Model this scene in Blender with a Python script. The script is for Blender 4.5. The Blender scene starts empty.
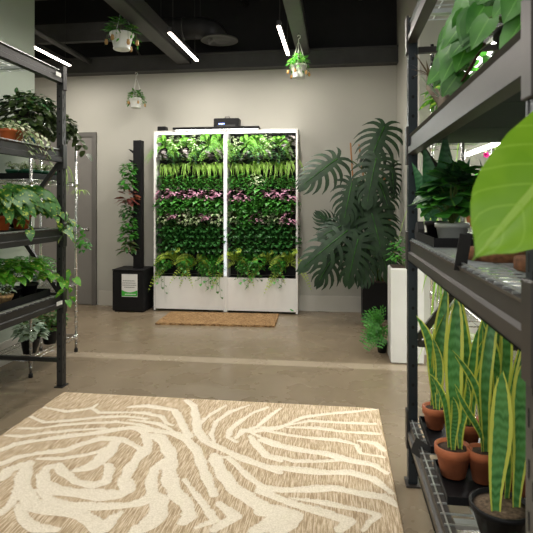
import bpy, math, random
import numpy as np
from mathutils import Vector as V, Matrix
rnd = random.Random(7)
C = bpy.context.scene.collection
PI = math.pi
sin, cos, R = math.sin, math.cos, math.radians

# ------------------------------------------------------------------ materials
def nodes(name):
    m = bpy.data.materials.new(name); m.use_nodes = True
    nt = m.node_tree; p = nt.nodes['Principled BSDF']
    return m, nt, p
def N(nt, t, **k):
    n = nt.nodes.new(t)
    for a, v in k.items():
        if a in n.inputs: n.inputs[a].default_value = v
        else: setattr(n, a, v)
    return n
def ramp(nt, fac, stops):
    r = nt.nodes.new('ShaderNodeValToRGB'); e = r.color_ramp.elements
    while len(e) > 1: e.remove(e[-1])
    e[0].position = stops[0][0]; e[0].color = (*stops[0][1], 1)
    for p, c in stops[1:]:
        q = e.new(p); q.color = (*c, 1)
    nt.links.new(fac, r.inputs[0]); return r.outputs[0]
def math_(nt, op, a, b=None):
    n = nt.nodes.new('ShaderNodeMath'); n.operation = op
    for i, v in enumerate((a, b)):
        if v is None: continue
        if isinstance(v, (int, float)): n.inputs[i].default_value = v
        else: nt.links.new(v, n.inputs[i])
    return n.outputs[0]
def mixc(nt, f, a, b):
    n = nt.nodes.new('ShaderNodeMix'); n.data_type = 'RGBA'
    for i, v in ((0, f), (6, a), (7, b)):
        if isinstance(v, (int, float)): n.inputs[i].default_value = v
        elif isinstance(v, tuple): n.inputs[i].default_value = (*v, 1)
        else: nt.links.new(v, n.inputs[i])
    return n.outputs[2]
def noise(nt, scale, detail=3, coord='Object', rough=.5, vec=None):
    tc = nt.nodes.new('ShaderNodeTexCoord'); n = nt.nodes.new('ShaderNodeTexNoise')
    n.inputs['Scale'].default_value = scale; n.inputs['Detail'].default_value = detail; n.inputs['Roughness'].default_value = rough
    if vec:
        mp = nt.nodes.new('ShaderNodeMapping'); mp.inputs['Scale'].default_value = vec
        nt.links.new(tc.outputs[coord], mp.inputs[0]); nt.links.new(mp.outputs[0], n.inputs['Vector'])
    else: nt.links.new(tc.outputs[coord], n.inputs['Vector'])
    return n.outputs['Fac']
def bump(nt, p, h, strength=.3, dist=.01):
    b = nt.nodes.new('ShaderNodeBump'); b.inputs['Strength'].default_value = strength; b.inputs['Distance'].default_value = dist
    nt.links.new(h, b.inputs['Height']); nt.links.new(b.outputs[0], p.inputs['Normal'])
def plain(name, c, rough=.5, metal=0, var=.12, scale=8, bmp=0, spec=.5):
    m, nt, p = nodes(name)
    f = noise(nt, scale, 4)
    lo = tuple(x*(1-var) for x in c); hi = tuple(min(1, x*(1+var)) for x in c)
    nt.links.new(ramp(nt, f, [(.3, lo), (.7, hi)]), p.inputs['Base Color'])
    p.inputs['Roughness'].default_value = rough; p.inputs['Metallic'].default_value = metal
    p.inputs['Specular IOR Level'].default_value = spec
    if bmp: bump(nt, p, noise(nt, scale*12, 3), bmp, .003)
    return m
def emit(name, c, s):
    m, nt, p = nodes(name)
    p.inputs['Base Color'].default_value = (.8, .8, .8, 1)
    p.inputs['Emission Color'].default_value = (*c, 1); p.inputs['Emission Strength'].default_value = s
    return m
def leafmat(name, dark, light, margin=None, mw=.36, bands=None, varieg=None, vt=.55, vein=None, trans=.3, rough=.42, lat=None):
    m, nt, p = nodes(name)
    uv = nt.nodes.new('ShaderNodeTexCoord'); sp = nt.nodes.new('ShaderNodeSeparateXYZ')
    nt.links.new(uv.outputs['UV'], sp.inputs[0])
    ax = math_(nt, 'ABSOLUTE', math_(nt, 'SUBTRACT', sp.outputs[0], .5))
    f = noise(nt, 14, 2)
    col = ramp(nt, f, [(.35, dark), (.65, light)])
    if bands:
        n2 = noise(nt, 60, 2, vec=(1, 1, .25))
        w = math_(nt, 'SINE', math_(nt, 'ADD', math_(nt, 'MULTIPLY', sp.outputs[1], 95), math_(nt, 'MULTIPLY', n2, 9)))
        col = mixc(nt, math_(nt, 'MULTIPLY', math_(nt, 'ADD', w, 1), .45), col, bands)
    if varieg:
        n3 = noise(nt, 45, 2)
        f3 = math_(nt, 'GREATER_THAN', n3, vt)
        col = mixc(nt, f3, col, varieg)
    if vein:
        fv = math_(nt, 'LESS_THAN', ax, .035)
        col = mixc(nt, fv, col, vein)
    if lat:
        wv = math_(nt, 'SINE', math_(nt, 'SUBTRACT', math_(nt, 'MULTIPLY', sp.outputs[1], 44), math_(nt, 'MULTIPLY', ax, 26)))
        col = mixc(nt, math_(nt, 'MULTIPLY', math_(nt, 'GREATER_THAN', wv, .94), .55), col, lat)
    if margin:
        n4 = noise(nt, 30, 2)
        fm = math_(nt, 'GREATER_THAN', math_(nt, 'ADD', ax, math_(nt, 'MULTIPLY', n4, .08)), mw)
        col = mixc(nt, fm, col, margin)
    nt.links.new(col, p.inputs['Base Color']); p.inputs['Roughness'].default_value = rough
    tr = nt.nodes.new('ShaderNodeBsdfTranslucent'); nt.links.new(col, tr.inputs[0])
    mx = nt.nodes.new('ShaderNodeMixShader'); mx.inputs[0].default_value = trans
    out = nt.nodes['Material Output']
    nt.links.new(p.outputs[0], mx.inputs[1]); nt.links.new(tr.outputs[0], mx.inputs[2]); nt.links.new(mx.outputs[0], out.inputs[0])
    return m
M = {}
M['wall'] = plain('greige_wall_paint', (.455, .447, .395), .75, var=.03, scale=2, bmp=.05)
M['wall_green_lit'] = plain('green_lit_wall_paint', (.42, .475, .40), .75, var=.03, scale=2)  # green cast of plants and cold light, put into the wall colour
M['ceil'] = plain('black_ceiling_paint', (.010, .010, .010), .8)
M['beam_paint'] = plain('dark_grey_beam_paint', (.050, .050, .048), .6)
M['joist_paint'] = plain('charcoal_joist_paint', (.028, .028, .028), .7)
M['base'] = plain('baseboard_paint', (.55, .53, .47), .5, var=.02)
M['door'] = plain('grey_door_paint', (.215, .205, .19), .45, var=.03)
M['doorframe'] = plain('door_frame_paint', (.13, .125, .115), .5, var=.03)
M['rack'] = plain('charcoal_rack_steel', (.024, .024, .023), .42, .2, var=.15, scale=5)
M['rackR'] = plain('warm_grey_rack_steel', (.046, .041, .036), .45, .2, var=.15, scale=5)
M['slate'] = plain('slate_blue_rack_steel', (.014, .022, .028), .4, .2, var=.15, scale=5)
M['hole'] = plain('punched_hole_black', (.004, .004, .004), .9)
M['teal'] = plain('dark_teal_steel_panel', (.010, .024, .026), .8, var=.1)
M['chrome'] = plain('chrome_wire', (.75, .75, .74), .22, 1, var=.03)
M['zinc'] = plain('galvanized_wire', (.62, .65, .64), .35, .85, var=.05)
M['white'] = plain('white_painted_panel', (.80, .79, .76), .4, var=.02)
M['whitepl'] = plain('white_plastic', (.62, .64, .60), .35, var=.03)
M['blackpl'] = plain('black_plastic', (.006, .006, .007), .5, var=.2, spec=.25)
M['blackfelt'] = plain('black_pocket_felt', (.008, .009, .010), .9)
M['terra'] = plain('terracotta_clay', (.42, .125, .05), .75, var=.2, scale=20, bmp=.1)
M['terra_dark'] = plain('terracotta_rim_clay', (.36, .10, .042), .75, var=.2, scale=20)
M['orange'] = plain('orange_plastic_pot', (.55, .12, .03), .45)
M['greenpl'] = plain('green_plastic_pot', (.02, .12, .06), .4)
M['glass_blue'] = plain('dark_blue_glazed_pot', (.02, .06, .10), .12)
M['soil'] = plain('potting_soil', (.05, .030, .018), .95, var=.6, scale=60, bmp=.8)
M['soil_pale'] = plain('pebbled_soil', (.16, .11, .07), .95, var=.6, scale=90, bmp=.8)
M['cork'] = plain('cork_bark', (.20, .085, .035), .95, var=.5, scale=50, bmp=1)
M['wood'] = plain('driftwood', (.20, .16, .12), .85, var=.4, scale=20, bmp=.5)
M['stake'] = plain('orange_wood_stake', (.40, .17, .05), .7)
M['rattan'] = plain('rattan_basket', (.42, .27, .12), .8, var=.4, scale=60, bmp=.6)
M['stem'] = plain('plant_stem', (.10, .16, .03), .6)
M['stem_brown'] = plain('brown_stem', (.12, .06, .03), .7)
M['led'] = emit('warm_led_tube', (1, .86, .74), 14)
M['reflection_cool'] = emit('cool_reflection_glow', (.72, .88, 1), .5)  # glow standing in for a reflection on the living wall's centre gutter
M['led_grow'] = emit('grow_light_tube', (1, .97, .93), 10)
M['led_blue'] = emit('blue_indicator', (.03, .15, 1), 4)
M['paper'] = plain('printed_sign_paper', (.72, .72, .70), .5, var=.02)
M['signgreen'] = plain('sign_green_print', (.05, .42, .04), .5, var=.05)
M['signgrey'] = plain('sign_grey_print', (.12, .12, .12), .5)
M['black_tag'] = plain('black_tag', (.012, .012, .012), .6)
M['duct'] = plain('black_duct_metal', (.030, .030, .030), .5)
M['steel_handle'] = plain('brushed_steel', (.6, .6, .58), .25, 1)
# floor : polished concrete with a paler joint strip
m, nt, p = nodes('polished_concrete')
f1 = noise(nt, .9, 6, rough=.6); f2 = noise(nt, 30, 4)
c1 = ramp(nt, f1, [(.3, (.185, .142, .090)), (.7, (.265, .208, .140))])
c2 = mixc(nt, math_(nt, 'MULTIPLY', f2, .25), c1, (.14, .108, .070))
tc = nt.nodes.new('ShaderNodeTexCoord'); sp = nt.nodes.new('ShaderNodeSeparateXYZ'); nt.links.new(tc.outputs['Object'], sp.inputs[0])
d = math_(nt, 'ABSOLUTE', math_(nt, 'SUBTRACT', sp.outputs[1], 4.53))
st = math_(nt, 'LESS_THAN', math_(nt, 'ADD', d, math_(nt, 'MULTIPLY', noise(nt, 6, 3), .02)), .085)
c3 = mixc(nt, math_(nt, 'MULTIPLY', st, .45), c2, (.50, .42, .31))
nt.links.new(c3, p.inputs['Base Color'])
rr = ramp(nt, noise(nt, 3, 4), [(.3, (.20,)*3), (.7, (.36,)*3)]); nt.links.new(rr, p.inputs['Roughness'])
M['floor'] = m
# rug
m, nt, p = nodes('woven_rug')
at = nt.nodes.new('ShaderNodeAttribute'); at.attribute_name = 'stripe'
wob = noise(nt, 55, 2)
v = math_(nt, 'ADD', at.outputs['Fac'], math_(nt, 'MULTIPLY', math_(nt, 'SUBTRACT', wob, .5), .022))
cream = ramp(nt, math_(nt, 'ADD', math_(nt, 'MULTIPLY', v, 60), .5), [(.3, (0, 0, 0)), (.7, (1, 1, 1))])
hair = noise(nt, 1, 3, rough=.7, vec=(170, 10, 1))
tan = ramp(nt, hair, [(.40, (.37, .27, .165)), (.50, (.54, .415, .27)), (.60, (.74, .62, .46))])
crm = ramp(nt, noise(nt, 160, 2), [(.3, (.70, .62, .48)), (.7, (.90, .82, .68))])
nt.links.new(mixc(nt, cream, tan, crm), p.inputs['Base Color']); p.inputs['Roughness'].default_value = .95
p.inputs['Specular IOR Level'].default_value = .1
hh = math_(nt, 'ADD', math_(nt, 'MULTIPLY', cream, .8), math_(nt, 'MULTIPLY', noise(nt, 220, 2), .5))
bump(nt, p, hh, .8, .006)
M['rug'] = m
m, nt, p = nodes('coir_mat')
f = noise(nt, 1, 4, vec=(35, 90, 30), rough=.75)
nt.links.new(ramp(nt, f, [(.36, (.08, .04, .012)), (.5, (.27, .15, .058)), (.64, (.50, .32, .15))]), p.inputs['Base Color'])
p.inputs['Roughness'].default_value = 1; bump(nt, p, f, 1, .01); M['coir'] = m
# foliage
L = {}
M['planter_white'] = plain('matte_white_planter', (.60, .59, .56), .5, var=.02)
L['mid'] = leafmat('green_leaf', (.03, .16, .016), (.085, .34, .04))
L['dark'] = leafmat('dark_green_leaf', (.018, .09, .016), (.045, .19, .035), trans=.2)
L['deep'] = leafmat('deep_green_glossy_leaf', (.012, .055, .016), (.028, .10, .03), vein=(.10, .26, .04), trans=.15, rough=.35)
L['olive'] = leafmat('olive_dark_leaf', (.022, .045, .012), (.06, .10, .022), trans=.15)
L['lime'] = leafmat('lime_fern_leaf', (.10, .38, .02), (.26, .60, .05), trans=.35)
L['yellowfern'] = leafmat('yellow_green_fern_leaf', (.32, .50, .03), (.58, .75, .10), trans=.35)
L['spider'] = leafmat('striped_spider_leaf', (.22, .48, .05), (.42, .70, .12), margin=(.55, .70, .22), mw=.40, trans=.35)
L['pink'] = leafmat('pink_splashed_leaf', (.58, .24, .38), (.80, .50, .62), varieg=(.10, .20, .07), vt=.64, trans=.3)
L['paleleaf'] = leafmat('cream_splashed_leaf', (.40, .50, .26), (.68, .72, .50), varieg=(.10, .28, .06), vt=.58, trans=.3)
L['grey'] = leafmat('grey_purple_leaf', (.10, .10, .09), (.32, .27, .26), trans=.2)
L['red'] = leafmat('burgundy_leaf', (.10, .02, .02), (.25, .07, .03), trans=.2)
L['redgreen'] = leafmat('red_edged_green_leaf', (.03, .10, .02), (.08, .16, .04), margin=(.25, .08, .04), mw=.40, trans=.2)
L['pothos'] = leafmat('pothos_leaf', (.06, .26, .02), (.14, .42, .03), varieg=(.50, .60, .10), vt=.62, trans=.35)
L['brasil'] = leafmat('yellow_streaked_heart_leaf', (.03, .13, .02), (.06, .22, .03), varieg=(.36, .48, .06), vt=.60, trans=.3)
L['heart'] = leafmat('heart_philodendron_leaf', (.025, .14, .012), (.07, .27, .025), vein=(.12, .36, .05), trans=.3, rough=.36)
L['limebig'] = leafmat('bright_lime_big_leaf', (.22, .50, .025), (.32, .62, .035), vein=(.50, .78, .20), trans=.5, rough=.33)
L['snake'] = leafmat('snake_plant_leaf', (.04, .17, .035), (.09, .28, .06), margin=(.68, .72, .12), mw=.37, bands=(.13, .36, .11), trans=.22, rough=.35)
L['snakedark'] = leafmat('dark_snake_plant_leaf', (.02, .10, .035), (.04, .17, .06), bands=(.06, .20, .08), trans=.15)
L['silver'] = leafmat('silver_green_leaf', (.24, .36, .26), (.46, .56, .42), trans=.2)
L['brown'] = leafmat('brown_air_plant_leaf', (.10, .07, .04), (.22, .18, .10), trans=.2)
L['dry'] = leafmat('golden_pitcher_leaf', (.30, .16, .04), (.55, .34, .12), trans=.3)
L['pinkflower'] = leafmat('magenta_petal', (.65, .02, .22), (.8, .05, .35), trans=.3)

# ------------------------------------------------------------------ mesh building
class MB:
    def __init__(s): s.v = []; s.f = []; s.m = []; s.uv = []; s.mats = []; s.sm = []
    def mi(s, mat):
        if mat not in s.mats: s.mats.append(mat)
        return s.mats.index(mat)
    def add(s, vs, fs, mat, uvs=None, smooth=False):
        o = len(s.v); s.v += [tuple(v) for v in vs]; i = s.mi(mat)
        for k, f in enumerate(fs):
            s.f.append(tuple(o+a for a in f)); s.m.append(i); s.sm.append(smooth)
            s.uv.append([uvs[a] for a in f] if uvs else [(0, 0)]*len(f))
    def box(s, x0, x1, y0, y1, z0, z1, mat, rot=None, bev=0):
        if bev:
            b = bev; vs = []; 
            for z, i in ((z0, b), (z0+b, 0), (z1-b, 0), (z1, b)):
                vs += [(x0+i+ (b if i == 0 else 0)*0, y0+i, z), (x1-i, y0+i, z), (x1-i, y1-i, z), (x0+i, y1-i, z)]
            fs = [(3, 2, 1, 0), (12, 13, 14, 15)]
            for k in range(3):
                for j in range(4): a = k*4+j; c = k*4+(j+1) % 4; fs.append((a, c, c+4, a+4))
        else:
            vs = [(x0, y0, z0), (x1, y0, z0), (x1, y1, z0), (x0, y1, z0), (x0, y0, z1), (x1, y0, z1), (x1, y1, z1), (x0, y1, z1)]
            fs = [(3, 2, 1, 0), (4, 5, 6, 7), (0, 1, 5, 4), (1, 2, 6, 5), (2, 3, 7, 6), (3, 0, 4, 7)]
        if rot: vs = [rot @ V(v) for v in vs]
        s.add(vs, fs, mat)
    def bar(s, a, b, w, h, mat, up=(0, 0, 1)):          # rectangular bar from a to b
        a, b = V(a), V(b); t = (b-a).normalized(); sd = t.cross(V(up))
        if sd.length < 1e-3: sd = t.cross(V((1, 0, 0)))
        sd.normalize(); u = sd.cross(t)
        vs = [p+sd*i*w/2+u*j*h/2 for p in (a, b) for i, j in ((-1, -1), (1, -1), (1, 1), (-1, 1))]
        s.add(vs, [(3, 2, 1, 0), (4, 5, 6, 7), (0, 1, 5, 4), (1, 2, 6, 5), (2, 3, 7, 6), (3, 0, 4, 7)], mat)
    def tube(s, pts, r0, mat, r1=None, n=6, caps=True):
        pts = [V(p) for p in pts]; r1 = r0 if r1 is None else r1; vs = []; fs = []; k = len(pts); ref = None
        for i, p in enumerate(pts):
            t = (pts[min(i+1, k-1)]-pts[max(i-1, 0)])
            t = t.normalized() if t.length > 1e-9 else V((0, 0, 1))
            if ref is None:
                ref = t.cross(V((0, 0, 1)))
                if ref.length < .1: ref = t.cross(V((1, 0, 0)))
            ref = (ref-t*ref.dot(t)); 
            ref = ref.normalized() if ref.length > 1e-6 else t.orthogonal().normalized()
            u = t.cross(ref); r = r0+(r1-r0)*i/max(1, k-1)
            vs += [p+(ref*cos(2*PI*j/n)+u*sin(2*PI*j/n))*r for j in range(n)]
        for i in range(k-1):
            for j in range(n): a = i*n+j; b = i*n+(j+1) % n; fs.append((a, b, b+n, a+n))
        if caps: fs += [tuple(range(n-1, -1, -1)), tuple((k-1)*n+j for j in range(n))]
        s.add(vs, fs, mat, smooth=True)
    def lathe(s, prof, mat, c=(0, 0, 0), n=24, sx=1, sy=1):
        vs = []; fs = []
        for r, z in prof: vs += [(c[0]+r*sx*cos(2*PI*j/n), c[1]+r*sy*sin(2*PI*j/n), c[2]+z) for j in range(n)]
        for i in range(len(prof)-1):
            for j in range(n): a = i*n+j; b = i*n+(j+1) % n; fs.append((a, b, b+n, a+n))
        if prof[0][0] > 1e-4: fs.append(tuple(range(n-1, -1, -1)))
        if prof[-1][0] > 1e-4: fs.append(tuple((len(prof)-1)*n+j for j in range(n)))
        s.add(vs, fs, mat, smooth=True)
    def prism(s, poly, ax, a0, a1, mat):               # poly in the two other axes, extruded along ax
        n = len(poly); vs = []
        for a in (a0, a1):
            for u, v in poly: vs.append({'x': (a, u, v), 'y': (u, a, v), 'z': (u, v, a)}[ax])
        fs = [tuple(range(n)), tuple(range(2*n-1, n-1, -1))]+[(j, n+j, n+(j+1) % n, (j+1) % n) for j in range(n)]
        s.add(vs, fs, mat)
    def build(s, name, parent=None, loc=None):
        me = bpy.data.meshes.new(name); me.from_pydata(s.v, [], s.f); 
        for mt in s.mats: me.materials.append(mt)
        me.polygons.foreach_set('material_index', s.m); me.polygons.foreach_set('use_smooth', s.sm)
        ul = me.uv_layers.new(name='UVMap'); flat = [c for f in s.uv for uv in f for c in uv]
        ul.data.foreach_set('uv', flat); me.update()
        o = bpy.data.objects.new(name, me); C.objects.link(o)
        if parent: o.parent = parent
        if loc: o.location = loc
        return o
PROF = {
 'oval': [(0, .1), (.15, .6), (.42, 1), (.7, .78), (.88, .42), (1, 0)],
 'heart': [(0, .62), (.12, .93), (.3, 1), (.55, .78), (.8, .38), (1, 0)],
 'lance': [(0, .15), (.25, .85), (.45, 1), (.75, .55), (1, 0)],
 'strap': [(0, .6), (.3, .95), (.55, 1), (.8, .75), (.93, .35), (1, 0)],
 'snake': [(0, .42), (.1, .5), (.25, .70), (.42, .92), (.58, 1), (.72, .93), (.84, .72), (.93, .42), (1, 0)],
 'round': [(0, .3), (.15, .85), (.4, 1), (.7, .88), (.9, .5), (1, 0)]}
def prof(shape, t):
    q = PROF[shape]
    for (a, x), (b, y) in zip(q, q[1:]):
        if t <= b: return x+(y-x)*(t-a)/(b-a)
    return 0
def leaf(mb, p, d, n, Ln, W, mat, shape='oval', curl=.2, fold=.15):
    p, d, n = V(p), V(d).normalized(), V(n); n = n-d*n.dot(d)
    if n.length < 1e-4: n = d.orthogonal()
    n.normalize(); s = d.cross(n); vs = []; uv = []; ts = [a for a, _ in PROF[shape]]
    for t, w in PROF[shape]:
        c = p+d*(Ln*t)-n*(curl*Ln*t*t); w = w*W/2
        back = d*(-.13*Ln*(1-t)**4) if shape == 'heart' else V((0, 0, 0))
        for q in (-1, 0, 1): vs.append(c+s*(w*q)+n*(abs(q)*w*fold)+(back if q else V((0, 0, 0)))); uv.append(((q*prof(shape, t)+1)/2 if shape != 'heart' else (q+1)/2, t))
    fs = []
    for i in range(len(ts)-1):
        a = i*3; fs += [(a, a+1, a+4, a+3), (a+1, a+2, a+5, a+4)]
    mb.add(vs, fs, mat, uv, True)
def quad(mb, p, d, n, Ln, W, mat, fold=.2, droop=.15):   # small leaf, folded on its midrib
    p, d, n = V(p), V(d).normalized(), V(n); n = n-d*n.dot(d)
    if n.length < 1e-4: n = d.orthogonal()
    n.normalize(); s = d.cross(n); m = p+d*Ln*.5; tip = p+d*Ln-n*Ln*droop; up = n*W*fold
    mb.add([p, m+s*W/2+up, tip, m-s*W/2+up, m+d*Ln*.1], [(0, 1, 4), (1, 2, 4), (2, 3, 4), (3, 0, 4)], mat, [(.5, 0), (1, .5), (.5, 1), (0, .5), (.5, .6)], True)
def ribbon(mb, pts, W, mat, shape='strap', side=None, fold=.2, n=None, twist=0):
    pts = [V(p) for p in pts]; k = len(pts); vs = []; uv = []
    for i, p in enumerate(pts):
        t = i/(k-1); tg = (pts[min(i+1, k-1)]-pts[max(i-1, 0)]).normalized()
        sd = V(side) if side else tg.cross(V((0, 0, 1)))
        sd = sd-tg*sd.dot(tg)
        sd = sd.normalized() if sd.length > 1e-4 else tg.orthogonal().normalized()
        if twist: sd = Matrix.Rotation(twist*t, 3, tg) @ sd
        nn = sd.cross(tg); w = prof(shape, t)*W/2
        for q in (-1, 0, 1): vs.append(p+sd*w*q+nn*abs(q)*w*fold); uv.append(((q+1)/2, t))
    fs = []
    for i in range(k-1): a = i*3; fs += [(a, a+1, a+4, a+3), (a+1, a+2, a+5, a+4)]
    mb.add(vs, fs, mat, uv, True)
def bez(a, b, c, n=8):
    a, b, c = V(a), V(b), V(c)
    return [a*(1-t)**2+b*2*t*(1-t)+c*t*t for t in [i/(n-1) for i in range(n)]]
def rdir(r, zlo=-.3, zhi=1):
    a = r.uniform(0, 2*PI); z = r.uniform(zlo, zhi); q = math.sqrt(max(0, 1-z*z)); return V((q*cos(a), q*sin(a), z))
def wallspider(mb, r, n, W, mat):
    for i in range(n):
        x = r.uniform(-1, 1); k = r.uniform(.75, 1.25)
        ribbon(mb, bez((0, 0, 0), (x*.09*k, -.08, .19*k), (x*.16*k, -.11*k, -.15*r.uniform(.1, 1.0)), 10), W, mat)
def wallfern(mb, r, n, Ln, mat, pl, pw):
    for i in range(n):
        a = R(r.uniform(-35, 215)); l = Ln*r.uniform(.6, 1.1)
        d = V((cos(a)*.75, -.45, sin(a)*.8)).normalized(); e = d*l+V((0, -.03, -l*r.uniform(.35, .8)))
        pts = bez((0, 0, 0), d*l*.6+V((0, -.03, .05)), e, 18); mb.tube(pts, .002, M['stem'], .001, 3, False)
        for k in range(1, 17):
            tg = (pts[k+1]-pts[k-1]).normalized(); sd = tg.cross(V((0, -1, .2))).normalized(); q = sin(PI*(k/17*.8+.15))
            for s in (-1, 1): quad(mb, pts[k], sd*s+tg*.45+V((0, r.uniform(-.3, .1), 0)), V((0, -1, .4)), pl*q, pw, mat, .15, .15)
# ---- foliage kinds; all grow from the local origin
def fern(mb, r, n, Ln, mat, pl=.05, pw=.016, arch=1.0, front=None, pairs=13, up=.6):
    for i in range(n):
        a = 2*PI*i/n+r.uniform(-.3, .3)
        d = V((cos(a), sin(a), 0)) if front is None else V((r.uniform(-.9, .9), front*r.uniform(.4, 1), 0)).normalized()
        l = Ln*r.uniform(.7, 1.1)
        pts = bez((0, 0, 0), d*l*.45+V((0, 0, up*l)), d*l*.95+V((0, 0, up*l*.5-arch*l*.5)), pairs+2)
        mb.tube(pts, .0018, M['stem'], .0008, 3, False)
        for k in range(1, pairs+1):
            t = k/(pairs+1); tg = (pts[k+1]-pts[k-1]).normalized(); sd = tg.cross(V((0, 0, 1)))
            sd = sd.normalized() if sd.length > .05 else tg.orthogonal().normalized()
            q = sin(PI*(t*.82+.12))
            for s in (-1, 1):
                quad(mb, pts[k], sd*s+tg*.35, sd.cross(tg)*1, pl*q, pw, mat, .1, .2)
def spider(mb, r, n, Ln, W, mat, front=None, rise=.5):
    for i in range(n):
        a = r.uniform(0, 2*PI)
        d = V((cos(a), sin(a), 0)) if front is None else V((r.uniform(-.8, .8), front*r.uniform(.35, 1), 0)).normalized()
        l = Ln*r.uniform(.65, 1.1); q = r.uniform(.35, .75)
        ribbon(mb, bez((0, 0, 0), d*l*.5*q+V((0, 0, l*rise*1.3)), d*l*.85*q+V((0, 0, -l*r.uniform(.2, .65))), 9), W, mat)
def bush(mb, r, n, rad, h, Ln, W, mat, shape=None, centre=None, zlo=-.2, front=None, droop=.5, stems=8, smat=None, fold=.15):
    c = V(centre or (0, 0, h*.45)); sm = smat or M['stem']
    for i in range(n):
        d = rdir(r, zlo, 1)
        if front is not None and d.y*front < -.2: d.y *= -1
        k = r.uniform(.55, 1)**.6; p = c+V((d.x*rad*k, d.y*rad*k, d.z*h*.55*k))
        if i < stems: mb.tube(bez((0, 0, 0), (p.x*.3, p.y*.3, p.z*.8), p, 5), .003, sm, .0015, 4, False)
        o = V((d.x, d.y, d.z*.3-droop*r.uniform(.2, 1)))+V((r.uniform(-.4, .4), r.uniform(-.4, .4), r.uniform(-.2, .3)))
        nn = V((d.x*.6, d.y*.6, 1))+V((r.uniform(-.3, .3), r.uniform(-.3, .3), 0))
        l = Ln*r.uniform(.7, 1.15); q = W/Ln*l
        if shape: leaf(mb, p-o.normalized()*l*.3, o, nn, l, q, mat, shape, r.uniform(.1, .35), fold)
        else: quad(mb, p, o, nn, l, q, mat)
def vine(mb, r, pts, step, Ln, W, mat, shape='heart', smat=None, seg=14, out=(0, 0, 0)):
    P = [V(p) for p in pts]
    if len(P) == 3: P = bez(*P, seg)
    mb.tube(P, .0022, smat or M['stem'], .0014, 4, False); acc = 0; sgn = 1
    for a, b in zip(P, P[1:]):
        acc += (b-a).length
        if acc > step:
            acc = 0; sgn = -sgn; tg = (b-a).normalized(); sd = tg.cross(V((0, 0, 1)))
            sd = sd.normalized() if sd.length > .3 else V((cos(len(mb.v)), sin(len(mb.v)), 0))
            d = sd*sgn*.8+V(out)+V((r.uniform(-.3, .3), r.uniform(-.3, .3), -.55)); l = Ln*r.uniform(.7, 1.1)
            base = b+d.normalized()*Ln*.2; mb.tube([b, base], .0012, smat or M['stem'], None, 3, False)
            nn = V(out)+V((0, 0, .7))+V((r.uniform(-.3, .3), r.uniform(-.3, .3), 0))
            if shape: leaf(mb, base, d, nn, l, W/Ln*l, mat, shape, .25, .15)
            else: quad(mb, base, d, nn, l, W/Ln*l, mat)

# ------------------------------------------------------------------ scene objects
def tag(o, label=None, cat=None, group=None, kind=None):
    for k, v in (('label', label), ('category', cat), ('group', group), ('kind', kind)):
        if v: o[k] = v
    return o
def thing(name, label, cat, loc=(0, 0, 0), rz=0, group=None):
    o = bpy.data.objects.new(name, None); C.objects.link(o); o.location = loc; o.rotation_euler = (0, 0, rz); o.empty_display_size = .05
    return tag(o, label, cat, group)
def dup(o, loc=None, rz=None, label=None, group=None, parent=None, scale=None):
    c = o.copy(); C.objects.link(c)
    if parent: c.parent = parent
    if loc: c.location = loc
    if rz is not None: c.rotation_euler = (0, 0, rz)
    if scale: c.scale = (scale,)*3 if isinstance(scale, (int, float)) else scale
    if label: c['label'] = label
    if group: c['group'] = group
    for ch in list(o.children): dup(ch, parent=c)
    return c
def struct(name, mb, parent=None):
    o = mb.build(name, parent)
    if not parent: o['kind'] = 'structure'
    return o
def sbox(name, x0, x1, y0, y1, z0, z1, mat):
    b = MB(); b.box(x0, x1, y0, y1, z0, z1, mat); return struct(name, b)
# ------------------------------------------------------------------ the room
YB = 6.77
def wall(name, x0, x1, y0, y1, z0, z1, mat): return sbox(name, x0, x1, y0, y1, z0, z1, mat)
sbox('floor', -6.5, 4.2, -4.5, 7.2, -.1, 0, M['floor'])
wall('wall_back', -4.75, .90, YB, YB+.15, 0, 3.15, M['wall'])
wall('wall_back_upper', -4.75, .90, YB+.02, YB+.15, 3.15, 4.6, M['ceil'])
wall('wall_left', -3.01, -2.86, -4.5, 4.62, 0, 4.6, M['wall_green_lit'])
wall('wall_left_alcove', -4.9, -4.75, 4.47, YB+.15, 0, 4.6, M['wall'])
wall('wall_left_return', -4.9, -3.01, 4.47, 4.62, 0, 4.6, M['wall'])
wall('wall_right_block', .755, 4.2, 4.95, 7.0, 0, 4.6, M['wall'])
wall('wall_right', 3.3, 3.45, -4.5, 4.95, 0, 4.6, M['wall'])
sbox('ceiling', -4.9, 4.2, -4.5, 7.2, 4.6, 4.7, M['ceil'])
def baseb(name, x0, x1, y0, y1):
    b = MB(); b.box(x0, x1, y0, y1, 0, .19, M['base']); b.box(x0, x1, y0+.004, y1, .19, .20, M['base']); struct(name, b)
baseb('baseboard_back', -3.24, .755, YB-.014, YB)
baseb('baseboard_left', -2.86, -2.846, -2, 4.62)
baseb('baseboard_right', .741, .755, 4.95, YB-.014)
baseb('baseboard_right_block', .755, 3.3, 4.936, 4.95)
# door
b = MB(); b.box(-4.30, -3.33, YB-.02, YB, 0.01, 2.31, M['door']); d = struct('door_1', b)
b = MB(); b.lathe([(.028, 0), (.028, .006), (.012, .01), (.012, .05)], M['steel_handle'], n=16)
for i, v in enumerate(b.v): b.v[i] = (-3.40+v[0], YB-.02-v[2], 1.04+v[1])
b.tube([(-3.40, YB-.068, 1.04), (-3.47, YB-.07, 1.042), (-3.53, YB-.066, 1.04)], .009, M['steel_handle'])
b.build('door_handle', d)
b = MB()
b.box(-3.33, -3.27, YB-.035, YB, 0, 2.37, M['doorframe']); b.box(-4.36, -4.30, YB-.035, YB, 0, 2.37, M['doorframe']); b.box(-4.30, -3.33, YB-.035, YB, 2.31, 2.37, M['doorframe'])
b.build('door_frame', d)
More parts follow.
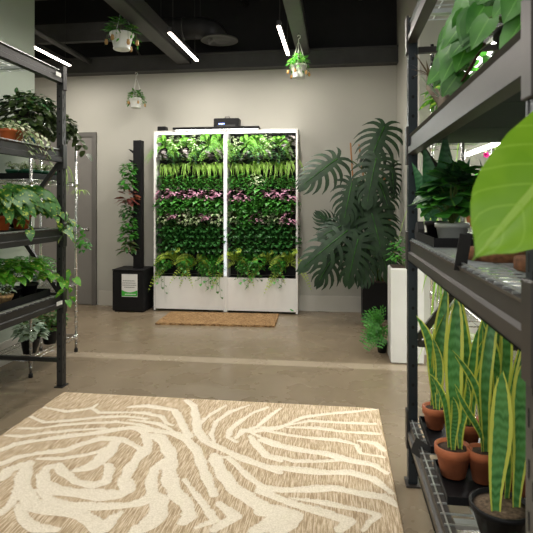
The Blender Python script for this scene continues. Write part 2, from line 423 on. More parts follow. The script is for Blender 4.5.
# ceiling steel
b = MB(); b.box(-4.75, .755, YB-.14, YB, 3.17, 3.36, M['beam_paint']); b.box(-4.75, .755, YB-.16, YB, 3.15, 3.17, M['beam_paint']); b.box(-4.75, .755, YB-.16, YB, 3.34, 3.36, M['beam_paint']); struct('trim_1', b)
def ibeam(name, x, w, z0, z1, y0=-1.0, y1=YB-.16):
    b = MB(); b.box(x-w/2, x+w/2, y0, y1, z0, z0+.02, M['beam_paint']); b.box(x-.02, x+.02, y0, y1, z0+.02, z1-.02, M['beam_paint']); b.box(x-w/2, x+w/2, y0, y1, z1-.02, z1, M['beam_paint'])
    struct(name, b)
def cbeam(name, x, w, z0, z1, y0=-1.0, y1=YB-.16):
    b = MB(); b.box(x-w/2, x+w/2, y0, y1, z0, z1, M['beam_paint']); b.box(x+w/2, x+w/2+.012, y0, y1, z0, z0+.03, M['joist_paint']); struct(name, b)
cbeam('trim_2', -1.99, .17, 3.22, 3.42); cbeam('trim_3', -.43, .15, 3.30, 3.50)
b = MB(); b.tube([(-3.30, -1, 3.30), (-3.30, YB-.16, 3.30)], .035, M['beam_paint'], n=10); struct('trim_4', b)
b = MB(); b.box(-4.75, -2.10, 6.15, 6.23, 3.43, 3.66, M['beam_paint']); struct('trim_5', b)
for i, y in enumerate((-.2, 1.4, 3.0, 4.4, 5.6)):
    b = MB(); z0, z1 = 3.75, 4.35
    for z in (z0, z1): b.box(-4.75, 3.3, y-.03, y+.03, z, z+.05, M['joist_paint'])
    k = 0; x = -4.7
    while x < 3.2:
        b.bar((x, y, z0+.03 if k % 2 else z1), (x+.33, y, z1 if k % 2 else z0+.03), .028, .028, M['joist_paint'], (0, 1, 0)); x += .33; k += 1
    struct('trim_%d' % (6+i), b)
for i, x in enumerate((-2.8, -1.2, .3)):
    b = MB(); b.tube([(x, -1, 4.05), (x, 7, 4.05)], .05, M['joist_paint'], n=10); struct('trim_%d' % (11+i), b)
# duct with round diffuser
t = thing('ceiling_duct', 'black round air duct with an elbow running below the black ceiling', 'duct', (-1.66, 6.2, 3.42))
b = MB(); b.tube([(-.85, 0, .12), (.05, 0, .12), (.16, 0, .08), (.22, 0, -.02)], .13, M['duct'], n=20)
for x in (-.6, -.2): b.tube([(x-.01, 0, .12), (x+.01, 0, .12)], .138, M['beam_paint'], n=20)
b.build('duct_pipe', t)
b = MB(); b.lathe([(.12, 0), (.14, -.01), (.225, -.03), (.23, -.042), (.21, -.047), (.17, -.03), (.12, -.045), (.001, -.05)], M['beam_paint'], c=(.24, 0, -.0), n=28); b.build('diffuser', t)
b = MB(); b.bar((-.5, 0, .25), (-.5, 0, 1.18), .01, .01, M['joist_paint']); b.bar((0, 0, .25), (0, 0, 1.18), .01, .01, M['joist_paint']); b.build('hanger_strap', t)
# linear lights
def linear(x, y0, y1, label, z=3.15):
    t = thing('linear_light', label, 'ceiling light', (x, (y0+y1)/2, z), 0, 'suspended linear lights'); h = (y1-y0)/2
    b = MB(); b.box(-.02, .02, -h-.01, h+.01, 0.001, .05, M['duct']); b.build('housing', t)
    b = MB(); b.box(-.017, .017, -h, h, -.012, 0, M['led']); b.build('diffuser', t)
    for s in (-1, 1):
        b = MB(); b.tube([(0, s*h*.8, .05), (0, s*h*.8, 4.6-z)], .003, M['duct'], n=5); b.build('cable', t)
    return t
linear(-3.36, 5.15, 6.2, 'glowing linear light nearest the green-lit wall at the left')
linear(-1.70, 5.15, 6.2, 'glowing linear light between the duct and the large hanging pot')
linear(-.57, 5.10, 6.1, 'glowing linear light just left of the hanging pot near the right wall')
def area(name, loc, rot, sx, sy, e, c=(1, .93, .85)):
    l = bpy.data.lights.new(name, 'AREA'); l.shape = 'RECTANGLE'; l.size = sx; l.size_y = sy; l.energy = e; l.color = c
    o = bpy.data.objects.new(name, l); C.objects.link(o); o.location = loc; o.rotation_euler = rot; return o
for i, (x, y) in enumerate([(-3.36, 5.67), (-1.70, 5.67), (-.57, 5.6)]): area('linear_lamp', (x, y, 3.13), (0, 0, 0), .04, 1.0, 26)
# ceiling lamps over the hall the camera stands in (above the frame)
for x, y in [(-1.7, 3.4), (-.3, 3.4), (-1.7, 1.2), (-.3, 1.2), (-1.0, -.6)]: area('linear_lamp', (x, y, 3.3), (0, 0, 0), .3, 1.2, 24, (1, .95, .88))
# daylight of the shopfront behind the camera
area('shopfront_daylight', (-.3, -3.4, 1.9), (R(82), 0, 0), 3.6, 2.4, 50, (1, .98, .95))
# ------------------------------------------------------------------ rug
RUG = [[0.017,-1.99,3.3,-1.78,3.25,-1.64,3.33,-1.64,3.4],
[0.017,-1.66,3.34,-1.56,3.26,-1.4,3.29,-1.23,3.31],
[0.017,-1.97,3.14,-1.83,3.07,-1.67,3.13,-1.51,3.2,-1.36,3.23,-1.21,3.21],
[0.017,-1.94,2.97,-1.83,2.98,-1.7,3.05,-1.54,3.1,-1.38,3.14,-1.22,3.12,-1.14,3.08],
[0.017,-1.96,2.87,-1.85,2.87,-1.75,2.93,-1.6,2.99,-1.42,3.04],
[0.026,-1.87,2.69,-1.84,2.77,-1.74,2.83,-1.6,2.9,-1.46,2.96,-1.33,3.04,-1.24,3.08,-1.13,2.99,-1.07,2.83],
[0.026,-1.77,2.55,-1.73,2.63,-1.64,2.69,-1.51,2.74,-1.45,2.83,-1.38,2.91,-1.26,2.92,-1.14,2.84,-1.08,2.8],
[0.017,-1.61,2.63,-1.48,2.65,-1.38,2.7,-1.32,2.75,-1.28,2.85],
[0.04,-1.34,2.55,-1.3,2.58,-1.27,2.65,-1.26,2.77,-1.27,2.88],
[0.026,-1.49,2.47,-1.51,2.55,-1.46,2.58,-1.39,2.51,-1.29,2.44,-1.19,2.42,-1.14,2.46,-1.17,2.57,-1.2,2.62],
[0.04,-1.49,2.47,-1.44,2.4,-1.34,2.35,-1.24,2.34,-1.12,2.34,-1.03,2.36,-1.0,2.4,-1.06,2.5,-1.08,2.64,-1.08,2.8],
[0.026,-1.42,2.35,-1.34,2.28,-1.23,2.25,-1.09,2.25,-0.98,2.27,-0.9,2.3,-0.86,2.35],
[0.04,-1.68,2.42,-1.69,2.5,-1.63,2.57,-1.57,2.43,-1.52,2.34,-1.4,2.23,-1.26,2.2,-1.14,2.18,-1.06,2.15,-1.0,2.09],
[0.04,-1.63,2.58,-1.57,2.43,-1.47,2.29],
[0.026,-1.49,2.14,-1.49,2.22,-1.51,2.29,-1.52,2.34],
[0.026,-1.45,2.21,-1.36,2.11,-1.27,2.07,-1.18,2.07],
[0.026,-0.97,2.1,-0.98,2.18,-0.96,2.22],
[0.026,-0.86,2.11,-0.8,2.17],
[0.026,-1.4,3.38,-1.29,3.42,-1.14,3.38,-1.08,3.37,-1.0,3.23,-0.9,3.04,-0.87,3.0],
[0.017,-1.36,3.29,-1.24,3.29,-1.13,3.26,-1.07,3.17,-1.02,3.14],
[0.017,-1.31,3.18,-1.22,3.17,-1.11,3.15,-0.99,3.06,-0.9,3.0],
[0.026,-1.26,3.06,-1.19,3.06,-1.1,3.05,-0.98,3.03,-0.88,2.96,-0.78,2.84,-0.7,2.66,-0.61,2.48,-0.58,2.42],
[0.026,-1.05,3.55,-0.97,3.46,-0.89,3.24,-0.84,3.08,-0.76,2.96,-0.64,2.87,-0.51,2.78,-0.39,2.72,-0.29,2.66],
[0.017,-0.76,3.49,-0.82,3.34,-0.85,3.22,-0.86,3.16],
[0.017,-0.6,3.52,-0.7,3.4,-0.76,3.24,-0.75,3.06,-0.7,2.93],
[0.017,-0.47,3.5,-0.55,3.4,-0.6,3.28,-0.65,3.13,-0.64,3.02,-0.58,2.97],
[0.017,-0.38,3.49,-0.44,3.35,-0.49,3.19,-0.57,3.11,-0.59,3.02],
[0.026,-0.57,3.13,-0.5,3.12,-0.44,3.16,-0.35,3.2],
[0.026,-0.51,3.05,-0.44,2.92,-0.38,2.83,-0.3,2.78],
[0.017,-0.5,3.09,-0.42,3.03,-0.33,2.98],
[0.017,-0.65,2.79,-0.59,2.78,-0.53,2.71,-0.44,2.59,-0.36,2.52,-0.27,2.49],
[0.04,-0.67,2.8,-0.61,2.67,-0.51,2.5,-0.41,2.4,-0.32,2.34,-0.25,2.31],
[0.04,-1.14,2.98,-1.05,2.98,-0.97,2.88,-0.9,2.76,-0.86,2.61,-0.81,2.48,-0.75,2.39,-0.68,2.31,-0.65,2.23,-0.66,2.19],
[0.026,-1.08,2.61,-1.06,2.77,-1.08,2.88,-1.11,2.93],
[0.026,-0.92,2.72,-0.94,2.6,-0.92,2.49,-0.87,2.38,-0.9,2.32,-0.94,2.29],
[0.04,-0.87,2.38,-0.82,2.34,-0.79,2.23,-0.81,2.15,-0.86,2.08],
[0.017,-0.76,2.53,-0.66,2.4,-0.57,2.28,-0.53,2.22,-0.6,2.16],
[0.026,-0.54,2.35,-0.48,2.3,-0.44,2.26,-0.48,2.21,-0.52,2.16],
[0.04,-0.35,2.18,-0.28,2.24,-0.25,2.28],
[0.017,-0.47,3.19,-0.4,3.18,-0.32,3.23,-0.22,3.37,-0.08,3.44,0.12,3.51,0.26,3.57],
[0.017,-0.32,3.23,-0.17,3.32,0.01,3.32,0.24,3.33],
[0.017,-0.3,3.21,-0.13,3.22,0.04,3.19,0.25,3.19],
[0.017,-0.43,3.14,-0.29,3.1,-0.15,3.08,0.01,3.07,0.11,3.03,0.13,2.93,0.25,2.9],
[0.026,-0.45,3.02,-0.36,2.96,-0.24,2.93,-0.08,2.9,0.04,2.85,0.19,2.81,0.25,2.73],
[0.017,-0.33,2.83,-0.23,2.79,-0.07,2.81,0.07,2.85],
[0.026,-0.41,2.73,-0.31,2.71,-0.19,2.7,-0.08,2.69,0.07,2.71,0.18,2.67,0.26,2.55],
[0.026,-0.37,2.52,-0.26,2.5,-0.15,2.52,-0.02,2.55,0.12,2.52,0.22,2.51,0.28,2.44],
[0.017,-0.21,2.44,-0.1,2.43,0.03,2.4,0.13,2.38,0.18,2.36,0.14,2.3,0.11,2.24],
[0.026,-0.37,2.48,-0.31,2.45,-0.21,2.4,-0.09,2.35,-0.0,2.32,0.06,2.3,0.01,2.23],
[0.04,-0.34,2.31,-0.27,2.33,-0.18,2.3,-0.2,2.25,-0.25,2.19],
[0.017,0.12,3.08,0.22,3.06,0.26,2.98]]
x0, x1, y0, y1 = -1.985, .277, .55, 3.575
nx, ny = 250, 335
gx, gy = np.meshgrid(np.linspace(x0, x1, nx), np.linspace(y0, y1, ny)); dist = np.full(gx.shape, -9.0)
extra = [[.026, -1.9, 1.95, -1.6, 1.9, -1.2, 1.95, -.9, 1.8, -.5, 1.85, 0, 1.7, .25, 1.75]]
for k in range(9): extra.append([.024]+[c for j in range(9) for c in (-1.95+j*.275, 1.78-k*.135+.07*sin(j*.9+k*.5)+.04*sin(j*2.1+k))])
for pl in RUG+extra:
    w = pl[0]; q = [(pl[i], pl[i+1]) for i in range(1, len(pl), 2)]; n = len(q)-1
    for i, ((ax, ay), (bx, by)) in enumerate(zip(q, q[1:])):
        dx, dy = bx-ax, by-ay; l2 = dx*dx+dy*dy+1e-9
        tt = np.clip(((gx-ax)*dx+(gy-ay)*dy)/l2, 0, 1)
        dd = np.hypot(gx-ax-tt*dx, gy-ay-tt*dy); s = (i+tt)/n
        ww = w*.93*(.72+.42*np.sin(PI*np.clip(s*.9+.05, 0, 1))+.16*np.sin(gx*23+gy*9)+.12*np.sin(gy*37-gx*11)); dist = np.maximum(dist, ww-dd)
zz = .016-.007*(1/(1+np.exp(-dist*250)))
vs = np.stack([gx, gy, zz], -1).reshape(-1, 3); nv = nx*ny
fs = [(j*nx+i, j*nx+i+1, (j+1)*nx+i+1, (j+1)*nx+i) for j in range(ny-1) for i in range(nx-1)]
ed = [i for i in range(nx)]+[j*nx+nx-1 for j in range(1, ny)]+[(ny-1)*nx+i for i in range(nx-2, -1, -1)]+[j*nx for j in range(ny-2, 0, -1)]
skirt = [(vs[e][0], vs[e][1], .001) for e in ed]; ne = len(ed)
fs += [(ed[k], nv+k, nv+(k+1) % ne, ed[(k+1) % ne]) for k in range(ne)]
me = bpy.data.meshes.new('area_rug'); me.from_pydata([tuple(v) for v in vs]+skirt, [], fs); me.materials.append(M['rug'])
a = me.attributes.new('stripe', 'FLOAT', 'POINT'); a.data.foreach_set('value', np.concatenate([dist.reshape(-1), np.full(ne, .05)]).astype(np.float32))
me.polygons.foreach_set('use_smooth', [True]*len(me.polygons))
o = bpy.data.objects.new('area_rug', me); C.objects.link(o); tag(o, 'large tan and cream rug with swirling zebra-like stripes on the concrete floor', 'rug')
b = MB()
for (a_, c_) in (((x0, y0), (x1, y0)), ((x1, y0), (x1, y1)), ((x1, y1), (x0, y1)), ((x0, y1), (x0, y0))): b.tube([(*a_, .005), (*c_, .005)], .004, M['rattan'], n=6)
b.build('hem', o)
# coir mat
t = MB(); r = random.Random(3); hw, hd = .69, .315; nX, nY = 70, 34; vs = []
for z in (0, 1):
    for j in range(nY):
        for i in range(nX):
            u, v = i/(nX-1)*2-1, j/(nY-1)*2-1; e = .006 if max(abs(u), abs(v)) > .98 else 0
            vs.append((u*hw+r.uniform(-e, e), v*hd+r.uniform(-e, e), (.022+r.uniform(-.003, .003)) if z else .001))
n1 = nX*nY; fs = [(n1+j*nX+i, n1+j*nX+i+1, n1+(j+1)*nX+i+1, n1+(j+1)*nX+i) for j in range(nY-1) for i in range(nX-1)]
pe = [i for i in range(nX)]+[j*nX+nX-1 for j in range(1, nY)]+[(nY-1)*nX+i for i in range(nX-2, -1, -1)]+[j*nX for j in range(nY-2, 0, -1)]
fs += [(pe[k], pe[(k+1) % len(pe)], n1+pe[(k+1) % len(pe)], n1+pe[k]) for k in range(len(pe))]
t.add(vs, fs, M['coir']); o = t.build('door_mat', loc=(-1.395, 6.095, 0)); o.rotation_euler = (0, 0, R(2)); tag(o, 'brown coir door mat on the floor in front of the living wall', 'door mat')

# ------------------------------------------------------------------ pallet racks
def rack(label, loc, mat, umat, length, depth, height, levels, mirror, bh, decks, shortdiag):
    """front face at local x=0, rear towards +x (mirror -1 puts rear towards -x); runs along local y 0..length"""
    s = mirror; t = thing('shelving_rack', label, 'storage rack', loc)
    X = lambda a, b: (min(s*a, s*b), max(s*a, s*b))
    for yy in (0, length-.055):
        for xx in (0, depth-.045):
            b = MB(); a0, a1 = X(xx, xx+.045); b.box(a0, a1, yy, yy+.055, .008, height, umat, bev=.004)
            z = .12
            while z < height-.05:      # punched holes on the faces across and along the aisle
                for face in (yy-.0006, yy+.0556):
                    pts = [((a0+a1)/2+.0075*cos(k*PI/4), face, z+.009*sin(k*PI/4)) for k in range(8)]
                    b.add(pts, [tuple(range(8)) if face < yy else tuple(range(7, -1, -1))], M['hole'])
                xf = (a0 if s > 0 else a1)-s*.0006 if xx == 0 else None
                if xf is not None:
                    for dy, dz in ((.016, 0), (.038, .03)):
                        pts = [(xf, yy+dy-.004, z+dz-.018), (xf, yy+dy+.004, z+dz-.018), (xf, yy+dy+.004, z+dz+.018), (xf, yy+dy-.004, z+dz+.018)]
                        b.add(pts, [(0, 1, 2, 3)], M['hole'])
                z += .095
            u = b.build('upright', t)
            b = MB(); a0, a1 = X(xx-.012, xx+.057); b.box(a0, a1, yy-.02, yy+.075, 0, .008, mat); b.build('foot_plate', u)
    for z in levels:
        for k, xx in enumerate((0, depth)):
            e = .012
            q = [(0, -bh), (.004, -bh), (.004, -bh*.62), (.016, -bh*.55), (.016, -bh*.12), (.008, 0), (.046, 0), (.046, -bh)]
            if k: q = [(depth-a, c) for a, c in q]
            else: q = [(a-.007, c) for a, c in q]
            poly = [(s*a, z+c) for a, c in q]
            b = MB(); b.prism(poly, 'y', .045, length-.045, mat)
            bm_ = b.build('beam', t)
            for yy in (.0, length-.055):
                b = MB(); xa = -.009 if k == 0 else depth-.004; a0, a1 = X(xa, xa+.013)
                b.box(a0, a1, yy+.002, yy+.053, z-bh-.05, z+.045, mat, bev=.003); b.build('end_connector', bm_)
    for y in (.025, length-.03):
        zs = [.20, .70, 1.28, 2.16] if not shortdiag else [.20, .70, 1.30, 2.16]
        for z in zs[:2]+([] if shortdiag else zs[3:]):
            b = MB(); b.bar((s*.05, y, z), (s*(depth-.05), y, z), .025, .03, mat); b.build('cross_brace', t)
        for z0, z1 in ((.72, 1.42), (1.70, 1.0) if not shortdiag else (1.70, 1.05)):
            b = MB(); b.bar((s*.05, y+.012, z0), (s*(depth-.05), y+.012, z1), .025, .03, mat); b.build('diagonal_brace', t)
    for z, kind in zip(levels, decks):
        b = MB()
        if kind == 'wire':
            zz = z+.003; y = .08
            while y < length-.07:
                b.bar((s*.004, y, zz), (s*(depth-.004), y, zz), .005, .005, M['zinc']); y += .062
            for i in range(7):
                x = .015+i*(depth-.03)/6; b.bar((s*x, .075, zz+.005), (s*x, length-.075, zz+.005), .005, .005, M['zinc'])
            for yy in np.linspace(.25, length-.25, 3):
                b.bar((s*.045, yy, zz-.018), (s*(depth-.045), yy, zz-.018), .03, .02, M['zinc'])
        else:
            nseg = 3; sg = (length-.15)/nseg
            for i in range(nseg): a0, a1 = X(.04, depth-.04); b.box(a0, a1, .075+i*sg, .075+(i+1)*sg-.004, z-.045, z-.005, M['teal'])
        b.build('wire_deck' if kind == 'wire' else 'panel_deck', t)
    return t
rk = rack('dark steel shelving rack right of the rug, snake plants on its bottom deck', (.35, .975, 0), M['rackR'], M['slate'], 1.725, .62, 2.32, [.325, 1.215, 1.735, 2.285], 1, .095, ['wire', 'wire', 'panel', 'wire'], False)
rl = rack('black steel shelving rack at the left in front of the green-lit wall', (-2.068, 1.4, 0), M['rack'], M['rack'], 2.36, .62, 2.43, [.70, 1.205, 1.80, 2.40], -1, .09, ['wire', 'wire', 'wire', 'wire'], True)
b = MB(); b.box(.0085, .0105, 2.20, 2.27, 2.345, 2.375, M['paper']); b.build('maker_sticker', rl)
b = MB(); b.box(.0085, .0105, 2.21, 2.29, .635, .665, M['paper']); b.build('price_label', rl)
# small signs clipped to the bottom beam of the right rack
for i, (y, l) in enumerate(((2.34, 'small black tag clipped to the bottom beam below the terracotta snake plant pots'),)):
    b = MB(); b.box(-.04, .04, -.0015, .0015, -.035, .035, M['black_tag']); o = b.build('shelf_tag', loc=(.365, y, .322)); o.rotation_euler = (R(-12), R(18), R(-35)); tag(o, l, 'tag')

# ------------------------------------------------------------------ wire shelving
def wire_unit(label, loc, w, ln, h, levels):
    t = thing('wire_shelving_unit', label, 'wire shelf', loc)
    for x in (0, w):
        for y in (0, ln):
            b = MB(); b.tube([(x, y, .03), (x, y, h)], .0127, M['chrome'], n=10)
            z = .08
            while z < h: b.tube([(x, y, z-.002), (x, y, z+.002)], .0139, M['chrome'], n=10); z += .05
            p = b.build('post', t)
            b = MB(); b.lathe([(.016, 0), (.018, .006), (.016, .03), (.013, .034)], M['blackpl'], c=(x, y, 0), n=10); b.build('foot', p)
    for z in levels:
        b = MB()
        for a, c in (((0, 0), (w, 0)), ((w, 0), (w, ln)), ((w, ln), (0, ln)), ((0, ln), (0, 0))):
            for dz in (0, -.03): b.tube([(*a, z+dz), (*c, z+dz)], .0035, M['chrome'], n=5)
            l = math.dist(a, c); k = max(4, int(l/.04))
            for i in range(k):
                u, v = i/k, (i+1)/k; P = lambda q, zz: (a[0]+(c[0]-a[0])*q, a[1]+(c[1]-a[1])*q, zz)
                b.bar(P(u, z if i % 2 else z-.03), P(v, z-.03 if i % 2 else z), .003, .003, M['chrome'])
        y = .025
        while y < ln: b.bar((0, y, z+.004), (w, y, z+.004), .003, .003, M['chrome']); y += .025
        for x in (w*.3, w*.7): b.bar((x, 0, z), (x, ln, z), .004, .004, M['chrome'])
        for x in (0, w):
            for y in (0, ln): b.tube([(x, y, z-.04), (x, y, z+.006)], .019, M['chrome'], n=10)
        b.build('wire_shelf', t)
    return t
wire_unit('chrome wire shelving unit behind the left rack, in front of the grey door', (-2.79, 3.88, 0), .355, .73, 2.13, [.16, .65, 1.13, 1.59, 2.07])
wire_unit('tall chrome wire shelving unit behind the right rack, lit by plant lights', (.655, 2.85, 0), .42, .88, 2.5, [.25, .78, 1.25, 1.80, 2.35])
wire_unit('second chrome wire shelving unit standing deeper behind the right rack', (1.30, 2.85, 0), .45, 1.80, 2.5, [.25, .78, 1.25, 1.80, 2.35])
for X_, who, ym, hl in ((.865, 'nearer', 3.29, .38), (1.525, 'deeper', 3.75, .80)):
    for z, nm in ((.74, 'lowest'), (1.21, 'second'), (1.76, 'third'), (2.31, 'top')):
        t = thing('grow_light', '%s plant light of the %s lit wire unit behind the right rack' % (nm, who), 'grow light', (X_, ym, z), 0, 'grow lights under the wire shelves')
        b = MB(); b.box(-.03, .03, -hl-.02, hl+.02, -.03, -.008, M['white']); b.build('housing', t)
        b = MB(); b.box(-.02, .02, -hl, hl, -.042, -.03, M['led_grow']); b.build('light_tube', t)
        area('grow_lamp', (X_, ym, z-.045), (0, 0, 0), .05, hl*1.9, 9*hl+3.5, (1, .98, .95))
for y, z in ((1.9, 2.2),): pass
# ------------------------------------------------------------------ pots
def pot_mb(r, h, mat, taper=.72, lip=.012, soil=True, wall=.004, rm=None):
    b = MB(); rb = r*taper
    b.lathe([(rb*.9, 0), (rb, .003), (r*.96, h-lip*1.6), (r+.003, h-lip*1.6), (r+.004, h-.002), (r, h), (r-wall, h), (r-wall-.003, h-.015), (.001, h-.015)], mat, n=24); return b
def potted(name, label, cat, loc, r, h, mat, fol, group=None, soil=M['soil'], taper=.72, lip=.012, fname='foliage'):
    t = thing(name, label, cat, loc, 0, group)
    pot_mb(r, h, mat, taper, lip).build('pot', t)
    b = MB(); b.lathe([(r-.006, h-.014), (r*.6, h-.008), (.001, h-.005)], soil, n=20); b.build('soil', t)
    b = MB(); fol(b); 
    if b.v: b.build(fname, t, (0, 0, h-.01))
    return t
def RR(s): return random.Random(s)
# ------------------------------------------------------------------ living wall
LX0, LX1, LXM, YF = -2.36, -.488, -1.412, 6.50
def living(xa, xb, label):
    t = thing('living_wall_cabinet', label, 'living wall', ((xa+xb)/2, YB-.014, 0), 0, 'halves of the living wall')
    w = (xb-xa)/2; D = YB-.014-YF
    for s in (-1, 1): b = MB(); b.box(*sorted((s*w, s*(w-.022))), -D, 0, .008, 2.31, M['white'], bev=.002); b.build('side_panel', t)
    b = MB(); b.box(-w, w, -D, 0, 2.31, 2.335, M['white'], bev=.002); b.build('top_panel', t)
    b = MB(); b.box(-w+.024, w-.024, -D+.004, -D+.022, .03, .45, M['white'], bev=.002); b.box(-w+.024, w-.024, -D+.022, 0, .435, .45, M['blackpl']); b.build('reservoir_panel', t)
    b = MB(); b.box(-w+.024, w-.024, -.03, 0, .46, 2.30, M['blackfelt']); b.build('back_panel', t)
    for k, z in enumerate(LZ):
        b = MB(); b.prism([(-.03, z-.11), (-.05, z-.11), (-.105, z-.03), (-.10, z-.03), (-.05, z-.10), (-.03, z-.10)], 'x', -w+.03, w-.03, M['blackfelt'])
        for i in range(7): x = -w+.03+i*(2*w-.06)/6; b.box(x-.002, x+.002, -.10, -.03, z-.10, z-.035, M['blackfelt'])
        b.build('planting_trough', t)
    return t
LZ = [2.17, 2.00, 1.85, 1.66, 1.51, 1.365, 1.22, 1.06, .88, .67]
cabL = living(LX0, LXM-.001, 'left half of the white living wall cabinet filled with rows of plants')
cabR = living(LXM+.001, LX1, 'right half of the white living wall cabinet, green leaf mark at its foot')
b = MB()  # leaf mark printed low on the right reservoir panel
for s, c in ((1, 0), (-1, 1)):
    pts = [(.36+q*.055, .05-.006*q+s*.010*sin(PI*q)+.018*(1-q)) for q in [i/8 for i in range(9)]]
    base = [(.36+q*.055, .05-.006*q+.018*(1-q)) for q in [i/8 for i in range(9)]]
    for i in range(8):
        P = [(base[i][0], -(YB-.014-YF)+.0035, base[i][1]), (base[i+1][0], -(YB-.014-YF)+.0035, base[i+1][1]), (pts[i+1][0], -(YB-.014-YF)+.0035, pts[i+1][1]), (pts[i][0], -(YB-.014-YF)+.0035, pts[i][1])]
        b.add(P, [(0, 1, 2, 3)], M['signgreen'])
b.build('leaf_mark', cabR)
b = MB(); b.box(LXM-.016, LXM+.016, YF-.006, YF-.001, .47, 2.30, M['reflection_cool']); o = b.build('reflection_strip'); tag(o, 'cool white reflection down the middle of the living wall, added as glowing strip', 'painted reflection')  # reflection on the centre gutter, put in as a glowing strip
t = thing('grow_light_bar', 'long black light bar along the top front edge of the living wall', 'grow light', ((-2.07-.98)/2, YF-.02, 2.337))
b = MB(); b.box(-.56, .56, -.05, .05, 0, .03, M['blackpl'], bev=.004); b.build('housing', t)
b = MB(); b.box(-.54, .54, -.012, .0, -.0025, -.0005, M['led_grow']); b.build('light_tube', t)
for x in (-1.9, -.95): area('grow_lamp', (x, YF-.12, 2.33), (R(-22), 0, 0), .7, .05, 9, (.97, 1, .98))
b = MB(); b.box(LX0+.03, LXM-.03, YF+.01, YF+.05, 2.296, 2.308, M['led_grow']); b.build('led_strip', None); o = bpy.data.objects['led_strip']; tag(o, 'thin bright plant light under the top of the left living wall half', 'grow light')
b = MB(); b.box(LXM+.03, LX1-.03, YF+.01, YF+.05, 2.296, 2.308, M['led_grow']); o = b.build('led_strip'); tag(o, 'thin bright plant light under the top of the right living wall half', 'grow light')
t = thing('control_box', 'black control box with a blue indicator light on top of the living wall', 'control box', (-1.41, 6.62, 2.336))
b = MB(); b.box(-.165, .165, -.07, .07, 0, .155, M['blackpl'], bev=.008); b.box(-.12, .12, -.072, -.07, .02, .07, M['duct']); b.build('body', t)
b = MB(); b.box(-.10, -.02, -.0735, -.072, .075, .09, M['led_blue']); b.build('indicator', t)
b = MB(); b.tube([(-.03, 0, .15), (-.03, .0, .18), (.03, 0, .18), (.03, 0, .15)], .006, M['blackpl']); b.build('top_handle', t)
b = MB(); b.box(-2.325, -2.215, 6.54, 6.64, 2.336, 2.40, M['blackpl'], bev=.005); o = b.build('timer_box'); tag(o, 'small black box on the left end of the living wall top', 'timer box')
# planting: prototypes of each kind, three variants
def protos(name, cat, gens):
    out = []
    for g in gens:
        b = MB(); g(b); out.append((b, name, cat))
    return out
def lw_bush(s, mat, n=75, Ln=.055, W=.042, rad=.10, h=.21, zlo=-.8):
    return lambda b: bush(b, RR(s), n, rad, h, Ln, W, L[mat], None, (0, -.05, .02), zlo, -1, .5, 45)
KIND = {
 'fern': ('boston_fern', 'fern', [lambda b, s=s: wallfern(b, RR(s), 12, .27, L['lime'], .034, .010) for s in (1, 2, 3)], 'bright green fern'),
 'pale': ('variegated_vine', 'vine', [lw_bush(s, 'paleleaf', 60, .045, .03) for s in (4, 5)], 'cream and green leafed plant'),
 'grey': ('begonia', 'begonia', [lambda b, s=s: bush(b, RR(s), 26, .10, .18, .075, .05, L['grey'], 'oval', (0, -.05, .02), -.5, -1, .4, 26) for s in (6, 7)], 'grey-mauve leafed begonia'),
 'dark': ('peperomia', 'peperomia', [lw_bush(s, 'deep', 50, .06, .045) for s in (8, 9)], 'dark leafed peperomia'),
 'spider': ('spider_plant', 'spider plant', [lambda b, s=s: wallspider(b, RR(s), 19, .019, L['spider']) for s in (10, 11, 12)], 'arching spider plant'),
 'small': ('creeping_fig', 'creeping fig', [lw_bush(s, 'mid', 75, .048, .034) for s in (13, 14)], 'small-leafed green creeper'),
 'pink': ('pink_syngonium', 'syngonium', [lambda b, s=s: bush(b, RR(s), 30, .11, .20, .075, .044, L['pink'], 'lance', (0, -.055, .02), -.6, -1, .2) for s in (15, 16)], 'pink-splashed leafy plant'),
 'bright': ('parsley_ivy', 'ivy', [lw_bush(s, 'mid', 75, .062, .048, .11, .24) for s in (17, 18)], 'fresh green bushy ivy'),
 'cream': ('nerve_plant', 'nerve plant', [lw_bush(s, 'paleleaf', 55, .065, .038) for s in (19, 20)], 'cream-veined leafy plant'),
 'darkb': ('dwarf_ficus', 'ficus', [lw_bush(s, 'dark', 95, .058, .046, .115, .28) for s in (21, 22)], 'dark green bushy plant'),
 'yfern': ('golden_fern', 'fern', [lambda b, s=s: wallfern(b, RR(s), 12, .27, L['yellowfern'], .034, .011) for s in (23, 24)], 'yellow-green fern'),
 'ivy': ('trailing_ivy', 'ivy', [lambda b, s=s: (bush(b, RR(s), 70, .11, .20, .052, .040, L['mid'], 'heart', (0, -.06, .0), -.8, -1, .6), [vine(b, RR(s+i), [(.03*i-.05, -.11, 0), (.03*i-.06, -.19, .04), (.04*i-.07, -.18, -.16-.03*i*(s % 3))], .02, .045, .036, L['mid'], None, seg=9) for i in range(4)]) for s in (25, 26, 27)], 'glossy trailing ivy')}
ROWS = [['fern', 'pale', 'fern', 'pale', 'fern', 'fern'], ['grey', 'dark', 'grey', 'dark', 'grey', 'grey'], ['spider']*6, ['small']*6, ['pink']*6, ['bright']*6, ['cream', 'pink', 'cream', 'cream', 'pink', 'cream'], ['darkb']*6, ['darkb']*6, ['ivy', 'yfern', 'ivy', 'yfern', 'ivy', 'ivy']]
ROWS_R = [['pale', 'fern', 'fern', 'pale', 'fern', 'grey'], ['dark', 'grey', 'dark', 'grey', 'dark', 'grey'], ['spider']*6, ['small', 'small', 'pale', 'small', 'small', 'small'], ['pink', 'pink', 'bright', 'pink', 'pink', 'pink'], ['bright']*6, ['cream', 'bright', 'pink', 'cream', 'cream', 'pink'], ['darkb']*6, ['darkb']*6, ['yfern', 'ivy', 'ivy', 'yfern', 'ivy', 'yfern']]
RN = ['top', 'second', 'third', 'fourth', 'fifth', 'sixth', 'seventh', 'eighth', 'ninth', 'bottom']
